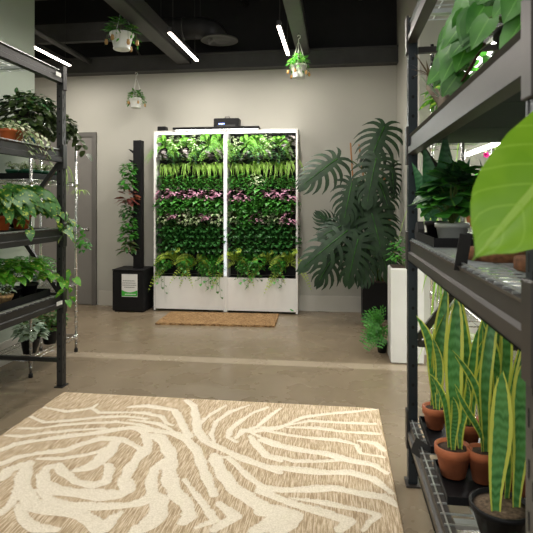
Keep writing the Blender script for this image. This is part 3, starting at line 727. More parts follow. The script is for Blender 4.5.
CN = ['left end', 'second from left', 'third from left', 'third from right', 'second from right', 'right end']
made = {}; rr = RR(99)
for half, rows, xa, xb in (('left', ROWS, LX0, LXM), ('right', ROWS_R, LXM, LX1)):
    for i, row in enumerate(rows):
        for j, kd in enumerate(row):
            nm, cat, gens, desc = KIND[kd]; v = rr.randrange(len(gens))
            lab = '%s, %s row of %s living wall half, %s' % (desc, RN[i], half, CN[j])
            loc = (xa+.11+j*(xb-xa-.22)/5, YB-.014-.105, LZ[i]-.02-(.02 if i == 9 else 0)+rr.uniform(-.012, .012))
            if (kd, v) not in made:
                b = MB(); gens[v](b); o = b.build(nm); made[(kd, v)] = o
            else: o = made[(kd, v)].copy(); C.objects.link(o)
            o.location = loc; sc = rr.uniform(.88, 1.12)*(1.22 if i == 9 else 1); o.scale = (sc*(1 if rr.random() < .5 else -1), sc, sc)
            o.scale.x = abs(o.scale.x); tag(o, lab, cat, 'plants in the rows of the living wall')

# ------------------------------------------------------------------ plant tower
t = thing('planting_tower', 'black square planting tower standing left of the living wall', 'plant tower', (-2.65, 6.53, 0))
b = MB(); b.box(-.21, .21, -.17, .21, .015, .53, M['blackpl'], bev=.008); b.box(-.19, .19, -.15, .19, 0, .02, M['blackpl']); b.build('reservoir', t)
b = MB(); b.box(-.215, .215, -.175, .215, .53, .548, M['blackpl'], bev=.004); b.build('lid', t)
b = MB(); b.box(.01, .115, -.03, .08, .548, 2.22, M['blackpl'], bev=.004); b.build('column', t)
for k in range(11):
    z = .75+k*.135; b = MB(); s = -1
    b.prism([(.0, z-.05), (-.055, z), (-.06, z+.005), (-.04, z+.005), (.0, z-.02)], 'y', -.02, .05, M['blackpl']); b.build('planting_cup', t)
sg = MB(); sg.box(-.085, .125, -.1745, -.1715, .20, .49, M['paper']); so = sg.build('sign', t)
b = MB()
n = 12; pts = [(-.0835+.207*i/n, -.1752, .285-.028*sin(PI*i/n)) for i in range(n+1)]
for i in range(n): b.add([pts[i], (pts[i][0], -.1752, .208), (pts[i+1][0], -.1752, .208), pts[i+1]], [(0, 1, 2, 3)], M['signgreen'])
b.build('green_swoosh', so)
b = MB()
r = RR(5)
for z, x0_, x1_ in ((.40, -.07, .09), (.372, -.075, .10), (.345, -.075, .11), (.318, -.05, .09)):
    b.box(x0_, x1_, -.1749, -.1746, z+.003, z+.005, M['signgrey']); x = x0_
    while x < x1_: w_ = r.uniform(.012, .03); b.box(x, min(x+w_, x1_), -.1752, -.1746, z, z+.008, M['signgrey']); x += w_+.005
b.build('text_lines', so)
b = MB(); x = -.04
while x < .085: w_ = r.uniform(.012, .025); b.box(x, x+w_, -.1762, -.1753, .226, .238, M['paper']); x += w_+.005
b.build('white_caption', so)
for i, (z, mat, nm, lab, sh, ln) in enumerate([(1.80, 'mid', 'leafy_herb', 'green leafy plant topmost on the black planting tower', 'oval', .07), (1.62, 'mid', 'leafy_herb', 'rich green plant below the topmost one on the planting tower', 'oval', .08), (1.44, 'red', 'bronze_lettuce', 'bronze-red plant in the upper half of the planting tower', 'oval', .13), (1.27, 'dark', 'leafy_herb', 'dark green plant at mid height on the planting tower', 'round', .06), (1.10, 'mid', 'leafy_herb', 'green plant just below mid height on the planting tower', 'oval', .07), (.95, 'mid', 'leafy_herb', 'green plant above the lower red one on the planting tower', 'oval', .08), (.80, 'redgreen', 'bronze_lettuce', 'red-tinged plant lowest on the black planting tower', 'lance', .12)]):
    b = MB(); bush(b, RR(40+i), 95 if ln < .1 else 36, .11, .22, ln, ln*.55, L[mat], sh, (-.06, -.02, .02), -.5, None, .3, 8); o = b.build(nm, loc=(-2.63, 6.49, z)); tag(o, lab, 'plant', 'plants on the planting tower')

# ------------------------------------------------------------------ hanging pots
def hanging(label, loc, r, h, top, hook, seed, dry=6):
    t = thing('hanging_planter', label, 'hanging plant', loc, 0, 'white hanging pots')
    b = MB(); rb = r*.68
    b.lathe([(rb*.5, 0), (rb, .0), (rb+.006, .012), (rb, .02), (r*.93, h*.82), (r, h*.84), (r+.004, h-.004), (r, h), (r-.006, h), (r-.01, h-.02), (.001, h-.02)], M['whitepl'], n=28); b.build('pot', t)
    b = MB()
    for k in range(3): a = k*2*PI/3+.5; b.tube([(r*cos(a), r*sin(a), h), (r*.15*cos(a), r*.15*sin(a), hook-.05), (0, 0, hook-.03)], .003, M['whitepl'], n=5)
    b.tube([(0, 0, hook-.05), (0, 0, hook), (.018, 0, hook+.012), (.02, 0, hook+.035), (0, 0, hook+.045), (-.012, 0, hook+.03)], .005, M['whitepl'], n=6); b.build('hanger', t)
    b = MB(); b.tube([(0, 0, hook+.04), (0, 0, top-loc[2])], .0025, M['duct'], n=5); b.build('ceiling_wire', t)
    b = MB(); rg = RR(seed)
    bush(b, rg, 60, r*1.2, r*1.9, r*.85, r*.38, L['bright' if 0 else 'mid'], 'lance', (0, 0, h+r*.18), -.15, None, .2, 10)
    bush(b, rg, 18, r*1.1, r*1.8, r*.85, r*.36, L['pothos'], 'lance', (0, 0, h+r*.4), 0, None, .2, 4)
    for k in range(7):
        a = rg.uniform(0, 2*PI); vine(b, rg, [(r*.7*cos(a), r*.7*sin(a), h), (r*1.35*cos(a), r*1.35*sin(a), h+r*.35), (r*1.3*cos(a), r*1.3*sin(a), h*.45)], r*.3, r*.42, r*.2, L['mid'], 'lance', seg=9)
    f = b.build('foliage', t)
    for k in range(dry):
        a = k*2*PI/dry+.3; x, y = r*1.28*cos(a), r*1.28*sin(a); z = h*rg.uniform(.25, .6); s = r*.16
        b = MB(); b.lathe([(.001, -s*1.6), (s*.7, -s*1.3), (s, -.2*s), (s*.7, s*.9), (s*.85, s*1.3), (s*.6, s*1.3)], L['dry'], c=(x, y, z), n=10); b.tube([(x, y, z+s), (x*.93, y*.93, h+.02)], .0015, M['stem'], n=4); b.build('pitcher', f)
    return t
hanging('largest white hanging pot with pitcher plant, nearest the left rack', (-2.15, 5.0, 2.945), .118, .165, 4.6, .44, 61)
hanging('white hanging pot in front of the back wall between tower and left rack', (-2.60, 6.5, 2.64), .088, .125, 3.42, .42, 62, 5)
hanging('white hanging pot beside the rightmost linear light', (-.425, 5.8, 2.79), .095, .15, 3.31, .44, 63)
# short arms the two far pots hang from
b = MB(); b.bar((-2.60, 6.5, 3.425), (-2.60, YB-.13, 3.36), .02, .02, M['beam_paint']); struct('trim_14', b)

# ------------------------------------------------------------------ monstera
def monstera_leaf(mb, base, tip, W, mat, rg, n=None, droop=.22, stemto=None):
    base, tip = V(base), V(tip); ax = tip-base; Ln = ax.length; d = ax/Ln; nn = V(n or (-.15, -1, .55)); nn = (nn-d*nn.dot(d)).normalized(); s = d.cross(nn)
    def P(u, v): return base+d*(v*Ln)+s*(u*W)-nn*(droop*Ln*(v*v*.6)+.38*W*u*u*2)+nn*.03*Ln
    cols = 8
    L_ = [(.02, 158, .34), (.05, 125, .46), (.13, 102, .52), (.24, 88, .54), (.36, 76, .52), (.48, 64, .48), (.60, 52, .42), (.72, 38, .34), (.84, 22, .24)]
    core = []
    vs = []; fs = []; uv = []; m = 7
    for sd in (-1, 1):
        for k, (v0, ang, l) in enumerate(L_):
            ang = R(ang+rg.uniform(-4, 4)); l *= rg.uniform(.9, 1.08); wid = (.108 if 0 < k < 8 else .10); o = len(vs); asp = Ln/W
            for i in range(m):
                t = i/(m-1); a = max(R(9), ang-.5*t*t)
                u = sin(a)*l*t*sd; v = v0+cos(a)*l*t/asp*1.0
                w = wid*(1 if t < .25 else (.80 if t < .5 else .76))*(1-max(0, t-.72)/.28*.85)*(.75+.25*min(1, t/.3))
                pu, pv = -cos(a)*w*.5*sd, sin(a)*w*.5/asp
                for q in (-1, 1): vs.append(P(u+pu*q, v+pv*q)); uv.append((.5+.42*t*sd, v0+.02*q))
            for i in range(m-1): a_ = o+2*i; fs.append((a_, a_+1, a_+3, a_+2))
    mb.add(vs, fs, mat, uv, True)
    # continuous inner blade either side of the midrib
    vs = []; fs = []; uv = []; k = 9
    for i in range(k):
        v = -.06+1.04*i/(k-1); w = .13*math.sin(PI*min(1, max(0, (v+.14)/1.14)))**.7
        for q in (-1, 0, 1): vs.append(P(q*w, v)+nn*.001); uv.append((.5+q*.3, max(0, v)))
    for i in range(k-1): a_ = i*3; fs += [(a_, a_+1, a_+4, a_+3), (a_+1, a_+2, a_+5, a_+4)]
    mb.add(vs, fs, mat, uv, True)
    mb.tube([P(0, -.02+.1*i)+nn*.004 for i in range(10)], .006, L['heart'], .002, 5)
L['monstera'] = leafmat('monstera_leaf', (.006, .026, .008), (.014, .050, .013), trans=.10, rough=.62)
t = thing('monstera', 'tall monstera with huge split leaves in a black planter at the back right', 'potted plant', (.51, 6.53, 0))
b = MB(); b.prism([(-.19, .17), (.19, .17), (.21, -.0), (.21, .0)][:0] or [(-.205, -.17), (.205, -.17), (.205, .2), (-.205, .2)], 'z', 0, .44, M['blackpl']); b.build('planter', t)
b = MB(); b.box(-.195, .195, -.16, .19, .441, .446, M['soil']); b.build('soil', t)
b = MB(); ST = [(.50, 6.52, .44), (.46, 6.42, .8), (.42, 6.35, 1.2), (.44, 6.35, 1.6), (.48, 6.38, 1.95)]
off = V((.51, 6.53, 0)); b.tube([V(p)-off for p in ST], .022, M['stem'], .014, 8); b.tube([V((.55, 6.5, .44))-off, V((.40, 6.4, .75))-off, V((.34, 6.38, 1.15))-off], .02, M['stem'], .012, 8); b.build('stem', t)
b = MB(); b.bar(V((.72, 6.45, .44))-off, V((.55, 6.3, 1.75))-off, .022, .022, M['stake']); b.build('support_stake', t)
b = MB(); b.bar(V((.20, 6.4, 1.55))-off, V((.16, 6.3, 2.12))-off, .014, .014, M['stake']); b.bar(V((.34, 6.4, 1.55))-off, V((.26, 6.3, 2.1))-off, .014, .014, M['stake']); b.build('support_cane', t)
MO = [((0.0, 6.05, 1.896), (-0.428, 5.9, 1.593), 0.46) ,
((0.544, 6.2, 2.276), (0.348, 6.0, 1.842), 0.5) ,
((0.438, 6.0, 1.887), (0.318, 5.85, 1.367), 0.44) ,
((0.169, 6.0, 1.616), (0.067, 5.9, 1.187), 0.4) ,
((0.645, 6.3, 1.838), (0.658, 6.2, 1.458), 0.26) ,
((0.113, 6.0, 1.069), (-0.45, 5.9, 0.639), 0.55) ,
((0.235, 5.95, 0.983), (0.111, 5.9, 0.492), 0.56) ,
((0.452, 6.05, 1.001), (0.603, 6.0, 0.509), 0.5) ,
((0.035, 6.2, 1.034), (-0.224, 6.2, 1.293), 0.34) ,
((0.377, 6.1, 1.377), (0.637, 6.0, 1.051), 0.38) ,
((0.286, 6.1, 1.319), (0.147, 6.0, 0.887), 0.5) ,
((0.012, 6.15, 0.849), (-0.243, 6.1, 0.453), 0.42) ,
((0.393, 6.0, 1.275), (0.496, 5.9, 0.855), 0.5) ]
MO += [((.30, 6.15, 1.62), (.12, 6.0, 1.36), .34), ((.30, 6.1, .95), (.30, 5.9, .50), .42), ((.15, 6.1, 1.18), (-.20, 6.0, 1.02), .36), ((.50, 6.2, 1.62), (.60, 6.05, 1.30), .34), ((.28, 6.2, 1.25), (.02, 6.1, 1.10), .32), ((.52, 6.1, .92), (.66, 6.0, .62), .3)]
rg = RR(8)
for i, (bs, tp, W_) in enumerate(MO):
    b = MB(); B0 = V(bs)-off; T0 = V(tp)-off
    nrm = (-.1, -1, .5) if i not in (8,) else (0, -1, .8)
    monstera_leaf(b, B0, T0, W_*(1.22 if i not in (5, 6, 7) else 1.02), L['monstera'], rg, nrm); 
    zz = max(.6, min(1.9, bs[2]-.25)); q = min(ST, key=lambda p: abs(p[2]-zz)); b.tube(bez(V(q)-off, V(((bs[0]+q[0])/2, bs[1]+.1, bs[2]+.08))-off, B0, 8), .009, M['stem'], .006, 6)
    b.build('leaf', t)
# white planter with ferns
t = thing('white_planter', 'tall white square planter of leafy greens beside the right rack upright', 'planter', (.605, 4.78, 0))
b = MB(); b.box(-.14, .14, -.14, .14, 0, .83, M['planter_white'], bev=.012); b.box(-.125, .125, -.125, .125, .831, .834, M['soil']); b.build('planter', t)
b = MB(); bush(b, RR(72), 120, .15, .34, .05, .035, L['lime' if 0 else 'mid'], 'oval', (0, 0, .10), -.3); b.build('leafy_top', t, (0, 0, .83))
t = thing('asparagus_fern', 'feathery green fern low on the floor left of the white planter', 'fern', (.42, 4.98, 0))
pot_mb(.055, .10, M['blackpl']).build('pot', t)
b = MB(); r = RR(88)
for i in range(15):
    ex, ez = r.uniform(-.22, .02), r.uniform(.05, .32); ey = r.uniform(-.28, -.05)
    pts = bez((0, 0, .09), (ex*.5+.02, ey*.5, ez+.22), (ex, ey, ez), 14); b.tube(pts, .002, M['stem'], .001, 4)
    for k in range(5, 13):
        tg = (pts[k+1]-pts[k-1]).normalized(); sd = tg.cross(V((.1, -1, .1))).normalized(); q = sin(PI*((k-4)/9*.8+.15))
        for s_ in (-1, 1):
            for m_ in range(4): quad(b, pts[k]+(sd*s_+tg*.3)*.014*m_*q, sd*s_*(.7 if m_ % 2 else .2)+tg*.8+V((0, r.uniform(-.4, .4), 0)), (0, -1, .4), .026*q+.01, .013, L['mid'])
b.build('foliage', t)
# ------------------------------------------------------------------ right rack : snake plants on the bottom deck
ZB = .337
def snake(specs, seed):
    """specs: (x, y, height, width, leanx, leany, facing) of each sword leaf"""
    def g(b):
        r = RR(seed)
        for x, y, h, w, lx, ly, fa in specs:
            am = r.uniform(.012, .034); ph = r.uniform(0, 6)
            pts = [(x+lx*(t*t)+am*sin(PI*t*1.5+ph)*t, y+ly*(t*t)+.5*am*sin(4*t+ph), -.01+h*t) for t in [i/13 for i in range(14)]]
            ribbon(b, pts, w, L['snake'], 'snake', (cos(fa), sin(fa), 0), .32, twist=r.uniform(-.9, .9))
    return g
G_S = 'snake plants on the bottom deck of the right rack'
S_ = [  # x, y, pot radius, pot height, leaves, label, material
 (.455, 2.52, .055, .10, [(0, 0, .44, .050, -.09, .0, .2), (.02, .01, .58, .065, .02, .01, .0), (-.01, .015, .50, .05, .09, .02, .5), (.01, -.015, .35, .04, -.01, -.02, -.4)], 'snake plant in the terracotta pot farthest along the bottom deck, beside the rack upright', 'terra'),
 (.445, 2.09, .066, .115, [(-.015, 0, .30, .042, -.075, -.01, .5), (.01, .01, .60, .072, -.01, .0, .1), (.025, 0, .27, .035, .03, .0, -.3), (-.005, -.02, .22, .036, .0, -.02, .1), (.03, .015, .48, .045, .10, .01, .4)], 'snake plant in the round terracotta pot nearest the aisle edge of the bottom deck', 'terra'),
 (.545, 2.06, .052, .12, [(0, 0, .40, .03, -.09, -.02, .4), (.01, .01, .50, .045, .0, .0, 0), (.0, -.015, .28, .025, -.12, -.03, .2), (.01, .0, .60, .05, .02, .02, .3)], 'snake plant in the terracotta pot between the round one and the frontmost one', 'terra'),
 (.635, 1.98, .052, .105, [(0, 0, .35, .035, -.06, 0, .3), (.01, .01, .52, .05, .03, .01, .1), (-.01, .0, .44, .04, .06, .0, -.2)], 'snake plant in the terracotta pot farthest from the aisle in the black tray', 'terra'),
 (.56, 2.36, .058, .10, [(0, 0, .62, .06, -.03, .0, .1), (.02, 0, .55, .05, .10, 0, -.3), (-.02, .01, .5, .05, .0, .0, .6), (0, -.02, .4, .04, .05, -.02, .2)], 'tall snake plant directly behind the round terracotta pot on the bottom deck', 'terra'),
 (.67, 2.40, .055, .10, [(0, 0, .60, .055, .02, .0, .1), (.02, 0, .5, .05, -.03, 0, -.3), (-.02, .01, .45, .045, .04, .0, .6)], 'snake plant at the rear of the bottom deck, close to the far end frame', 'terra'),
 (.665, 2.22, .055, .10, [(0, 0, .58, .052, .0, .0, .2), (.02, 0, .52, .05, .12, 0, -.2), (-.015, .01, .46, .045, -.04, .0, .4)], 'snake plant in the middle of the rear row on the bottom deck', 'terra'),
 (.79, 2.10, .055, .10, [(0, 0, .55, .05, .02, .0, .1), (.02, 0, .5, .05, -.05, 0, .3), (-.02, .01, .56, .045, -.02, .0, -.2)], 'snake plant deepest in the corner of the bottom deck near the lit wire unit', 'terra'),
 (.52, 1.755, .092, .10, [(-.025, -.03, .46, .068, .035, -.01, .05), (.045, -.01, .50, .060, .05, .0, .25), (.03, .03, .42, .05, -.02, .02, .5), (-.01, .03, .3, .035, .07, .02, .2)], 'big banded snake plant in the wide black pot on the bottom deck', 'blackpl'),
 (.745, 1.78, .075, .11, [(0, 0, .47, .055, -.15, .0, .2), (.02, .01, .52, .055, -.02, .01, -.1), (.0, -.02, .55, .05, .03, .0, .3)], 'snake plant with a bowed leaf behind the wide black pot', 'blackpl')]
for i, (x, y, r_, h_, sp, lab, mt) in enumerate(S_):
    if h_ < .3: potted('snake_plant', lab, 'snake plant', (x, y, ZB+(.012 if i < 8 else 0)), r_, h_, M[mt], snake(sp, i), G_S, M['soil_pale'] if i in (3, 8) else M['soil'], .70, .02 if mt == 'terra' else .01, 'leaves')
for k, (x0_, x1_, y0_, y1_, lab) in enumerate([(.385, .70, 1.90, 2.17, 'black plastic tray under the front terracotta snake plant pots'), (.395, .72, 2.28, 2.60, 'black plastic tray under the far terracotta pots beside the upright')]):
    b = MB(); b.box(x0_, x1_, y0_, y1_, ZB, ZB+.006, M['blackpl'])
    for a_ in ((x0_, x0_+.005, y0_, y1_), (x1_-.005, x1_, y0_, y1_), (x0_+.005, x1_-.005, y0_, y0_+.005), (x0_+.005, x1_-.005, y1_-.005, y1_)): b.box(*a_, ZB+.006, ZB+.03, M['blackpl'])
    o = b.build('plant_tray'); tag(o, lab, 'tray', 'black trays on the bottom deck')
# plant low at the front edge: small rubbery leaves over a black pot
potted('peperomia', 'low round leafed plant in a black pot nearest the camera on the bottom deck', 'potted plant', (.50, 1.53, ZB), .07, .085, M['blackpl'], lambda b: [leaf(b, (0, 0, 0), (cos(a), sin(a), .35), (0, 0, 1), .085, .07, L['deep'], 'round', .1, .1) for a in (.2, 1.3, 2.4, 3.4, 4.3, 5.4)])
# ---- third deck (z 1.22)
Z3 = 1.228
def bowl_fol(b):
    r = RR(21); bush(b, r, 45, .115, .24, .095, .085, L['deep'], 'round', (0, 0, .10), -.2, None, .1, 14); bush(b, r, 55, .12, .24, .09, .080, L['mid'], 'round', (0, -.01, .09), -.3, None, .2, 14)
    bush(b, r, 20, .11, .26, .11, .065, L['mid'], 'oval', (.03, 0, .12), .1, None, .1, 5)
potted('prayer_plant', 'bushy dark green plant in the white bowl pot, middle deck of right rack', 'potted plant', (.475, 2.25, Z3), .066, .09, M['whitepl'], bowl_fol, taper=.78)
def wsn(b):
    r = RR(22)
    for x, y, h, w, lx in ((-.02, 0, .36, .09, -.05), (.03, .01, .42, .10, .0), (-.05, 0, .28, .07, -.07), (.08, 0, .30, .06, .06)):
        pts = [(x+lx*t*t, y, h*t) for t in [i/10 for i in range(11)]]; ribbon(b, pts, w, L['snakedark'], 'lance', (1, .2*x, 0), .3)
potted('whale_fin_plant', 'broad dark sword-leafed plant behind the white bowl pot', 'potted plant', (.46, 2.46, Z3), .06, .09, M['blackpl'], wsn)
def silv(b):
    r = RR(25)
    for k in range(7): a = k*.9; ribbon(b, bez((0, 0, 0), (.02*cos(a), .02*sin(a), .15), (.07*cos(a), .07*sin(a), .30-.02*(k % 3)), 9), .028, L['silver'], 'lance')
potted('silver_snake_plant', 'silvery narrow-leafed plant right of the white bowl pot', 'potted plant', (.65, 2.30, Z3), .055, .09, M['blackpl'], silv)
potted('small_herb', 'lime-leafed small plant in front of the silvery one on the middle deck', 'potted plant', (.60, 2.02, Z3), .05, .08, M['blackpl'], lambda b: bush(b, RR(26), 22, .06, .14, .07, .035, L['pothos'], 'lance', None, 0, None, 0))
b = MB(); b.box(.375, .60, 2.10, 2.52, Z3-.002, Z3, M['blackpl'])
for a_ in ((.375, .38, 2.10, 2.52), (.595, .60, 2.10, 2.52), (.38, .595, 2.10, 2.105), (.38, .595, 2.515, 2.52)): b.box(*a_, Z3, Z3+.035, M['blackpl'])
o = b.build('plant_tray'); tag(o, 'black tray holding the white bowl pot on the middle deck', 'tray')
b = MB(); b.lathe([(.095, 0), (.10, .004), (.10, .03), (.096, .034), (.001, .034)], M['cork'], n=36); o = b.build('cork_coaster', loc=(.485, 1.66, Z3)); tag(o, 'round brown cork coaster lying nearest the aisle on the middle deck', 'coaster')
b = MB(); b.lathe([(.075, 0), (.08, .004), (.08, .03), (.076, .034), (.001, .034)], M['cork'], n=36); o = b.build('cork_coaster', loc=(.53, 1.40, Z3)); tag(o, 'brown cork coaster beside the near upright on the middle deck', 'coaster')
potted('rubber_plant', 'dark pot with a young leafy plant behind the cork coasters', 'potted plant', (.66, 1.72, Z3), .085, .15, M['blackpl'], lambda b: bush(b, RR(27), 14, .09, .2, .10, .06, L['deep'], 'oval', None, .1, None, .1))
potted('rubber_plant', 'leafy plant in a blue pot behind the coasters on the middle deck', 'potted plant', (.80, 1.90, Z3), .08, .14, M['glass_blue'], lambda b: bush(b, RR(28), 14, .09, .2, .10, .06, L['heart'], 'oval', None, .1, None, .1))
b = MB(); b.bar((.36, 1.60, 1.20), (.37, 1.57, 1.31), .035, .003, M['black_tag'], (0, 1, 0)); o = b.build('shelf_tag'); tag(o, 'dark tag standing on the beam below the tip of the big lime leaf', 'tag')
b = MB(); b.prism([(0, 0), (.10, .0), (.115, .03), (.07, .075), (.03, .085), (.0, .05)], 'x', 0, .03, M['black_tag']); o = b.build('watering_nozzle', loc=(.375, 2.50, Z3)); tag(o, 'black curled plastic piece left of the white bowl pot', 'nozzle')
# big lime leaf of a philodendron whose pot stands behind the near upright
t = thing('philodendron', 'philodendron reaching one huge bright lime leaf across the near upright', 'potted plant', (.66, 1.24, Z3))
pot_mb(.085, .14, M['blackpl']).build('pot', t)
b = MB(); b.lathe([(.078, .126), (.001, .132)], M['soil'], n=20); b.build('soil', t)
o0 = V((.66, 1.24, Z3)); base = V((.372, .815, 1.520)); tip = V((.188, .755, 1.326))
b = MB(); b.tube(bez(V((0, 0, .13)), V((.56, .95, 1.66))-o0, base-o0, 14), .006, M['stem'], .004, 8); b.build('stem', t)
def bigleaf(b, base, tip, W, mat, n):
    base, tip = V(base), V(tip); d = (tip-base); Ln = d.length; d.normalize(); n = V(n); n = (n-d*n.dot(d)).normalized(); s = d.cross(n); vs = []; fs = []; uv = []
    pr = [(0, .45), (.06, .72), (.14, .86), (.25, .95), (.38, 1), (.5, .99), (.62, .93), (.72, .82), (.80, .66), (.87, .45), (.93, .22), (1, 0)]; m = 12
    for i, (tt, w) in enumerate(pr):
        for j in range(m+1):
            q = j/m*2-1; ww = w*W/2*q
            back = -.20*Ln*(1-tt)**5*abs(q)**1.2 - .03*Ln*abs(q)
            rip = .0035*sin(10*tt*PI-abs(q)*4)*abs(q)
            vs.append(base+d*(tt*Ln+back)+s*ww+n*(-.10*Ln*tt*tt+abs(ww)*.30-ww*ww*2.6+rip)); uv.append((.5+q/2, tt))
    for i in range(len(pr)-1):
        for j in range(m): a = i*(m+1)+j; fs.append((a, a+1, a+m+2, a+m+1))
    b.add(vs, fs, mat, uv, True)
L['limebig'] = leafmat('bright_lime_big_leaf', (.21, .46, .02), (.29, .56, .03), vein=(.42, .68, .12), trans=.5, rough=.33, lat=(.36, .64, .07))
b = MB(); bigleaf(b, base-o0, tip-o0, .158, L['limebig'], (-.25, -1, .28)); b.build('big_leaf', t)
b = MB(); bigleaf(b, V((.1, -.02, .42)), V((.16, .02, .25)), .12, L['limebig'], (.3, -1, .5)); b.tube(bez((0, 0, .13), (.02, 0, .4), (.1, -.02, .42), 8), .004, M['stem'], .003, 6); b.build('leaf', t)
# ---- second deck (z 1.74): big heart-leaf philodendron and air plants
Z2 = 1.737
t = thing('heartleaf_philodendron', 'large heart-leaf philodendron spilling over the upper deck of the right rack', 'potted plant', (.56, 1.60, Z2))
pot_mb(.10, .17, M['blackpl']).build('pot', t)
b = MB(); b.lathe([(.09, .156), (.001, .164)], M['soil'], n=20); b.build('soil', t)
b = MB(); r = RR(31)
for i in range(66):
    d = rdir(r, -.35, 1); d.x = d.x if d.x < .3 else -d.x
    p = V((d.x*.16-.01, d.y*.36+.20, .20+d.z*.19)); 
    if i % 2: b.tube(bez((0, 0, .15), (p.x*.4, p.y*.3, p.z+.08), p, 6), .003, M['stem'], .002, 5)
    o_ = V((-.35+d.x*.25, -.05, -1))+V((r.uniform(-.4, .35), r.uniform(-.2, .2), r.uniform(0, .35))); l = r.uniform(.075, .12)
    leaf(b, p, o_, V((-.45, -.9, .35))+V((r.uniform(-.5, .5), r.uniform(-.2, .4), r.uniform(-.3, .6))), l, l*.8, L['heart'], 'heart', .12, .12)
b.build('foliage', t)
b = MB(); b.tube([(-.05, .3, .22), (-.09, .42, .13), (-.10, .62, .10)], .006, M['stem_brown'], .004); b.tube([(-.02, .1, .3), (.0, .34, .18), (-.06, .52, .04)], .006, M['stem_brown'], .004); b.build('runner', t)
b = MB()
b.tube([(-.02, -.14, 0), (0, -.05, .05), (.02, .05, .03), (.01, .16, .10)], .022, M['wood'], .012, 7); b.tube([(0, 0, .04), (-.03, .08, .10), (-.02, .15, .16)], .012, M['wood'], .005, 6)
o = b.build('driftwood', loc=(.45, 2.34, Z2+.03)); o.scale = (1.3, 1.3, 1.6); tag(o, 'piece of grey driftwood at the far end of the upper deck of the right rack', 'driftwood')
for i, (x, y, z, mt, lab) in enumerate([(.42, 2.46, Z2+.24, 'brown', 'brown air plant perched on the driftwood beside the far upright'), (.43, 2.26, Z2+.10, 'silver', 'silvery air plant lying in front of the driftwood'), (.50, 2.44, Z2+.22, 'mid', 'green air plant on the driftwood, right of the brown one'), (.47, 2.12, Z2+.17, 'pothos', 'lime-leafed small plant between the driftwood and the heart-leaf philodendron')]):
    b = MB(); r = RR(50+i)
    for k in range(22): a = r.uniform(0, 2*PI); e = r.uniform(.2, 1); ribbon(b, bez((0, 0, 0), (.03*cos(a), .03*sin(a), .05*e), (.09*cos(a), .09*sin(a), .09*e+r.uniform(-.04, .03)), 6), .010, L[mt], 'lance')
    o = b.build('air_plant', loc=(x, y, z)); o.scale = (1.1,)*3; tag(o, lab, 'air plant', 'air plants on the upper deck')

# ---- plants on the lit wire units behind the right rack
r = RR(123)
def bgl(b, k):
    r = RR(200+k); q = k % 6
    if q == 0: spider(b, r, 30, .40, .014, L['spider'])
    elif q == 1: bush(b, r, 60, .13, .22, .07, .045, L['mid'], 'oval')
    elif q == 2: bush(b, r, 50, .12, .24, .08, .05, L['pothos'], 'heart')
    elif q == 3: fern(b, r, 14, .26, L['lime'], .04, .014)
    elif q == 4: bush(b, r, 50, .12, .2, .07, .04, L['redgreen'], 'lance')
    else: bush(b, r, 60, .12, .22, .06, .04, L['paleleaf'], 'oval')
WN = ['arching spider plant', 'green leafy plant', 'golden-green heart-leafed plant', 'light green fern', 'red-edged leafy plant', 'cream-splashed leafy plant']
NM = ['spider_plant', 'leafy_plant', 'pothos', 'fern', 'calathea', 'syngonium']; CT = ['spider plant', 'potted plant', 'pothos', 'fern', 'potted plant', 'potted plant']
LV = [(.262, 'lowest'), (.792, 'second'), (1.262, 'third'), (1.812, 'fourth')]; PZ4 = ['near end', 'second from near end', 'second from far end', 'far end']; PZ7 = ['near end', 'second from near end', 'third from near end', 'middle', 'third from far end', 'second from far end', 'far end']; PZ = ['at the near end', 'next to the near end', 'in the middle', 'next to the far end', 'at the far end']
first = {}; n = 0
pots = ['whitepl', 'terra', 'greenpl', 'blackpl', 'whitepl', 'orange']
for ux, who, ya, nj in ((.865, 'nearer', 2.99, 4), (1.525, 'deeper', 2.98, 7)):
    for z, ln_ in LV:
        for j in range(nj):
            q = (n*5+j*3+n//7) % 6; loc = (ux+.05*((n % 3)-1)*(1 if nj < 7 else -1), ya+j*(.205 if nj < 7 else .258), z); n += 1
            if who == 'nearer' and z < .3 and j == 3: q = 0
            if who == 'nearer' and .7 < z < 1.3 and j >= 2: q = 0
            if who == 'nearer' and j == 3: loc = (.745, 3.62, z)
            lab = '%s, %s shelf of the %s lit wire unit, %s' % (WN[q], ln_, who, (PZ4 if nj < 7 else PZ7)[j])
            if q not in first: first[q] = potted(NM[q], lab, CT[q], loc, .07, .11, M[pots[q]], lambda b: bgl(b, q), 'plants on the lit wire units')
            elif who == 'nearer': dup(first[q], loc, r.uniform(0, 6), lab, scale=1.3)
            else: dup(first[q], loc, r.uniform(0, 6), lab)
b = MB()
for k in range(5): a = k*2*PI/5; leaf(b, (0, 0, 0), (cos(a), -.3, sin(a)), (0, -1, 0), .035, .03, L['pinkflower'], 'round')
b.tube([(0, 0, -.2), (0, .01, 0)], .002, M['stem']); o = b.build('pink_flower', loc=(.80, 2.95, 1.66)); o.scale = (.5,)*3; tag(o, 'single magenta flower among the brightly lit plants behind the right rack', 'flower')

# ------------------------------------------------------------------ left rack
XL = -2.10
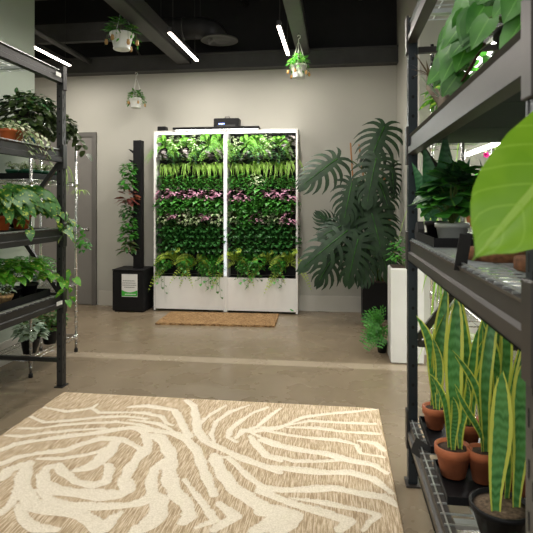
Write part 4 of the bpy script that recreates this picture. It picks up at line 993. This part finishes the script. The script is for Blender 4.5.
# top level (z 1.80): big dark bush, trailing cream vine
potted('dark_shrub', 'wide dark olive-green bushy plant on top of the wire unit behind left rack', 'potted plant', (-2.58, 4.02, 2.078), .08, .08, M['blackpl'], lambda b: (bush(b, RR(301), 420, .25, .34, .06, .048, L['olive'], 'round', (.06, -.05, -.03), -.7, None, .7, 20), bush(b, RR(302), 90, .25, .34, .055, .045, L['deep'], 'round', (.06, -.05, .0), 0, None, .5, 4)))
potted('dark_shrub', 'dark round leafed plant at the far end of the wire unit top, branches trailing', 'potted plant', (-2.56, 4.40, 2.078), .07, .08, M['blackpl'], lambda b: (bush(b, RR(303), 260, .20, .26, .06, .05, L['olive'], 'round', (.04, -.04, -.06), -.8, None, .7, 20), [vine(b, RR(304+k), [(.05, .05, .0), (.12+.02*k, .14, .02-.03*k), (.14+.02*k, .16+.03*k, -.12-.05*k)], .03, .08, .062, L['olive'], 'round', M['stem_brown'], 16) for k in range(4)]))
def hoya(b):
    r = RR(310); bush(b, r, 80, .12, .12, .042, .024, L['paleleaf'], 'oval', (0, 0, .02), -.2)
    for k in range(9): vine(b, RR(311+k), [(0, 0, .02), (.10, -.05+.04*k, .05), (.13+.004*k, -.10+.036*k, -.10-.03*(k % 4))], .015, .042, .024, L['paleleaf'], 'oval', M['stem_brown'], 18)
potted('cream_trailing_vine', 'cream leafed vine in a terracotta pot trailing over the left rack upper beam', 'potted plant', (-2.21, 3.33, 1.808), .06, .09, M['terra'], hoya)
potted('cream_trailing_vine', 'small cream leafed vine in an orange pot, upper deck of left rack', 'potted plant', (-2.20, 3.24, 1.808), .055, .09, M['orange'], lambda b: bush(b, RR(325), 50, .08, .08, .035, .018, L['paleleaf'], 'oval', (0, 0, .02), -.3))
b = MB(); b.lathe([(.035, 0), (.045, .01), (.047, .08), (.03, .10), (.028, .12), (.034, .125), (.03, .125), (.024, .10), (.001, .02)], M['glass_blue'], n=24); o = b.build('glass_vase', loc=(-2.24, 3.56, 1.808)); tag(o, 'dark blue glass vase beside the upright on the upper deck', 'vase')
# middle level (z 1.205): yellow-streaked heart leaves in orange pots
def brasil(seed, vs):
    def g(b):
        r = RR(seed)
        for i in range(90):
            d = rdir(r, -.3, 1); p = V((d.x*.17+.02, d.y*.19, .10+d.z*.12)); o_ = V((d.x*.6+.15, d.y*.6, -.7+d.z*.6)); l = r.uniform(.085, .13)
            if i % 3 == 0: b.tube(bez((0, 0, 0), (p.x*.3, p.y*.3, p.z), p, 5), .002, M['stem'], .0015, 4)
            leaf(b, p, o_, V((.5, -.5, .8)), l, l*.6, L['brasil'], 'heart', .15, .12)
        for k, v in enumerate(vs): vine(b, RR(seed+k), v, .035, .085, .058, L['brasil'], 'heart', out=(.15, -.1, 0))
    return g
potted('heartleaf_vine', 'yellow streaked heart leafed vine at the photo edge, middle deck of left rack', 'potted plant', (-2.27, 3.27, 1.213), .065, .10, M['orange'], brasil(330, [[(0, 0, .03), (.2, -.05, .05), (.23, -.02, -.1)]]))
potted('heartleaf_vine', 'yellow streaked heart leafed vine spilling past the left rack upright', 'potted plant', (-2.27, 3.50, 1.213), .065, .10, M['orange'], brasil(340, [[(.05, .05, .05), (.14, .30, .16), (.20, .34, -.12)], [(.05, .05, .05), (.20, .25, .14), (.24, .22, -.16)], [(.05, .02, .05), (.22, .1, .1), (.26, .12, -.14)], [(.05, .08, .05), (.10, .38, .12), (.16, .44, -.05)]]))
b = MB(); b.box(-2.40, -2.13, 3.10, 3.62, 1.212, 1.216, M['blackpl'])
o = b.build('plant_tray'); tag(o, 'shallow black tray under the orange pots on the middle deck of the left rack', 'tray')
# lower level (z .70)
ZL = .708
b = MB(); b.box(-2.42, -2.125, 3.02, 3.64, ZL-.002, ZL+.004, M['blackpl'])
for a_ in ((-2.42, -2.415, 3.02, 3.64), (-2.13, -2.125, 3.02, 3.64), (-2.415, -2.13, 3.02, 3.025), (-2.415, -2.13, 3.635, 3.64)): b.box(*a_, ZL+.004, ZL+.05, M['blackpl'])
o = b.build('plant_tray'); tag(o, 'deep black tray on the lower deck of the left rack', 'tray')
potted('succulent', 'pale grey green succulent in a round basket, lower deck of left rack', 'potted plant', (-2.20, 3.19, ZL+.005), .06, .08, M['rattan'], lambda b: bush(b, RR(351), 90, .07, .10, .028, .016, L['silver'], None, (0, 0, .03), -.1))
potted('leafy_plant', 'deep green leafy plant at the left on the lower deck, behind the pale succulent', 'potted plant', (-2.40, 3.30, ZL+.005), .065, .10, M['blackpl'], lambda b: bush(b, RR(352), 60, .13, .24, .09, .05, L['mid'], 'oval', (0, 0, .11), -.1, None, .3, 12))
potted('fern', 'fine dark fern above the lower deck between the green plant and the pothos', 'fern', (-2.50, 3.52, ZL), .06, .09, M['blackpl'], lambda b: fern(b, RR(353), 20, .30, L['mid'], .045, .016, .7, None, 14, .9))
def pothos(seed, n, vs):
    def g(b):
        bush(b, RR(seed), n, .15, .22, .10, .068, L['pothos'], 'heart', (0, 0, .09), -.2, None, .45, 10)
        for k, v in enumerate(vs): vine(b, RR(seed+k), v, .045, .085, .06, L['pothos'], 'heart', out=(.1, -.1, 0))
    return g
potted('pothos', 'golden pothos in a black pot, middle of the left rack lower deck', 'pothos', (-2.25, 3.36, ZL+.005), .06, .10, M['blackpl'], pothos(360, 40, []))
potted('pothos', 'golden pothos at the end of the lower deck, leaves hanging past the upright', 'pothos', (-2.24, 3.55, ZL+.005), .06, .10, M['blackpl'], pothos(370, 34, [[(.05, .05, .05), (.18, .22, .14), (.22, .20, -.16)], [(.03, .05, .05), (.12, .30, .16), (.17, .36, -.02)], [(.05, .0, .05), (.21, .1, .15), (.24, .1, -.12)]]))
# wire unit behind the left rack
b = MB(); b.box(-2.76, -2.46, 3.93, 4.42, 1.598, 1.603, M['blackpl'])
for a_ in ((-2.76, -2.755, 3.93, 4.42), (-2.465, -2.46, 3.93, 4.42), (-2.755, -2.465, 3.93, 3.935), (-2.755, -2.465, 4.415, 4.42)): b.box(*a_, 1.603, 1.645, M['blackpl'])
o = b.build('plant_tray'); tag(o, 'black tray of small green pots on the topmost wire shelf behind the left rack', 'tray')
sd = None; cn = ['nearest', 'second nearest', 'third nearest', 'farthest']
for j in range(4):
    for i, wh in ((0, 'aisle-side'), (1, 'wall-side')):
        loc = (-2.53-.14*i, 3.99+j*.12, 1.604); lab = 'small green seedling pot, %s in the %s row of the wire shelf tray' % (cn[j], wh)
        if sd is None: sd = potted('seedling_pot', lab, 'potted plant', loc, .048, .075, M['greenpl'], lambda b: bush(b, RR(380), 40, .05, .07, .03, .018, L['paleleaf'], None, (0, 0, .03), 0), 'green seedling pots')
        else: dup(sd, loc, j*1.3+i, lab)
potted('spider_plant', 'thin leafed spider plant on the wire shelf, seen against the grey door', 'spider plant', (-2.52, 4.50, 1.60), .05, .08, M['blackpl'], lambda b: (spider(b, RR(390), 12, .36, .009, L['spider']), b.tube(bez((0, 0, 0), (.12, .1, .05), (.13, .1, -.16), 8), .0015, M['stem']), [ribbon(b, bez((.13, .1, -.16), (.13+.06*cos(a), .1+.06*sin(a), -.12), (.13+.10*cos(a), .1+.1*sin(a), -.20), 6), .009, L['spider']) for a in [k*.7 for k in range(9)]]))
potted('ivy', 'small ivy hanging in front of the grey door from the second wire shelf', 'ivy', (-2.50, 4.50, 1.14), .05, .08, M['blackpl'], lambda b: (bush(b, RR(400), 24, .07, .08, .04, .035, L['mid'], 'heart', (0, 0, .02), -.1), vine(b, RR(401), [(.03, .03, .0), (.12, .12, .02), (.13, .13, -.12)], .02, .05, .045, L['mid'], 'heart'), bush(b, RR(402), 26, .08, .14, .05, .045, L['mid'], 'heart', (.13, .13, -.20), -1, None, .5, 0)))
potted('fern', 'bright bushy fern on the wire shelf, seen between the middle and lower decks', 'fern', (-2.62, 4.15, .66), .07, .11, M['greenpl'], lambda b: fern(b, RR(410), 24, .30, L['mid'], .05, .018, .6, None, 15, 1.0))
for i, (x, y, mt, lab) in enumerate([(-2.50, 3.97, 'silver', 'green rosette plant in a black pot nearest on the lowest wire shelf'), (-2.58, 4.13, 'redgreen', 'trailing plant in a black pot second along the lowest wire shelf'), (-2.50, 4.27, 'redgreen', 'red-edged plant in a black pot third along the lowest wire shelf'), (-2.57, 4.44, 'mid', 'green plant in a black pot farthest along the lowest wire shelf')]):
    potted('succulent', lab, 'potted plant', (x, y, .168), .072, .125, M['blackpl'], lambda b: bush(b, RR(420+i), 70, .12, .19, .07, .045, L[mt], 'oval', (0, 0, .05), -.3, None, .3), 'black pots on the lowest wire shelf')

# ------------------------------------------------------------------ camera, world, view
cam = bpy.data.cameras.new('camera'); co = bpy.data.objects.new('camera', cam); C.objects.link(co)
co.location = (0, 0, 1.4); co.rotation_euler = (R(90), 0, math.atan(70.5/520)); cam.sensor_width = 36; cam.lens = 520/533*36; cam.shift_y = -63.5/533
cam.clip_start = .05; cam.dof.use_dof = True; cam.dof.focus_distance = 5.2; cam.dof.aperture_fstop = 8
bpy.context.scene.camera = co
w = bpy.data.worlds.new('world'); bpy.context.scene.world = w; w.use_nodes = True
w.node_tree.nodes['Background'].inputs[0].default_value = (.93, .97, 1, 1); w.node_tree.nodes['Background'].inputs[1].default_value = .55
vs_ = bpy.context.scene.view_settings; vs_.view_transform = 'Standard'; vs_.look = 'None'; vs_.gamma = 1; vs_.use_curve_mapping = False; vs_.exposure = 0
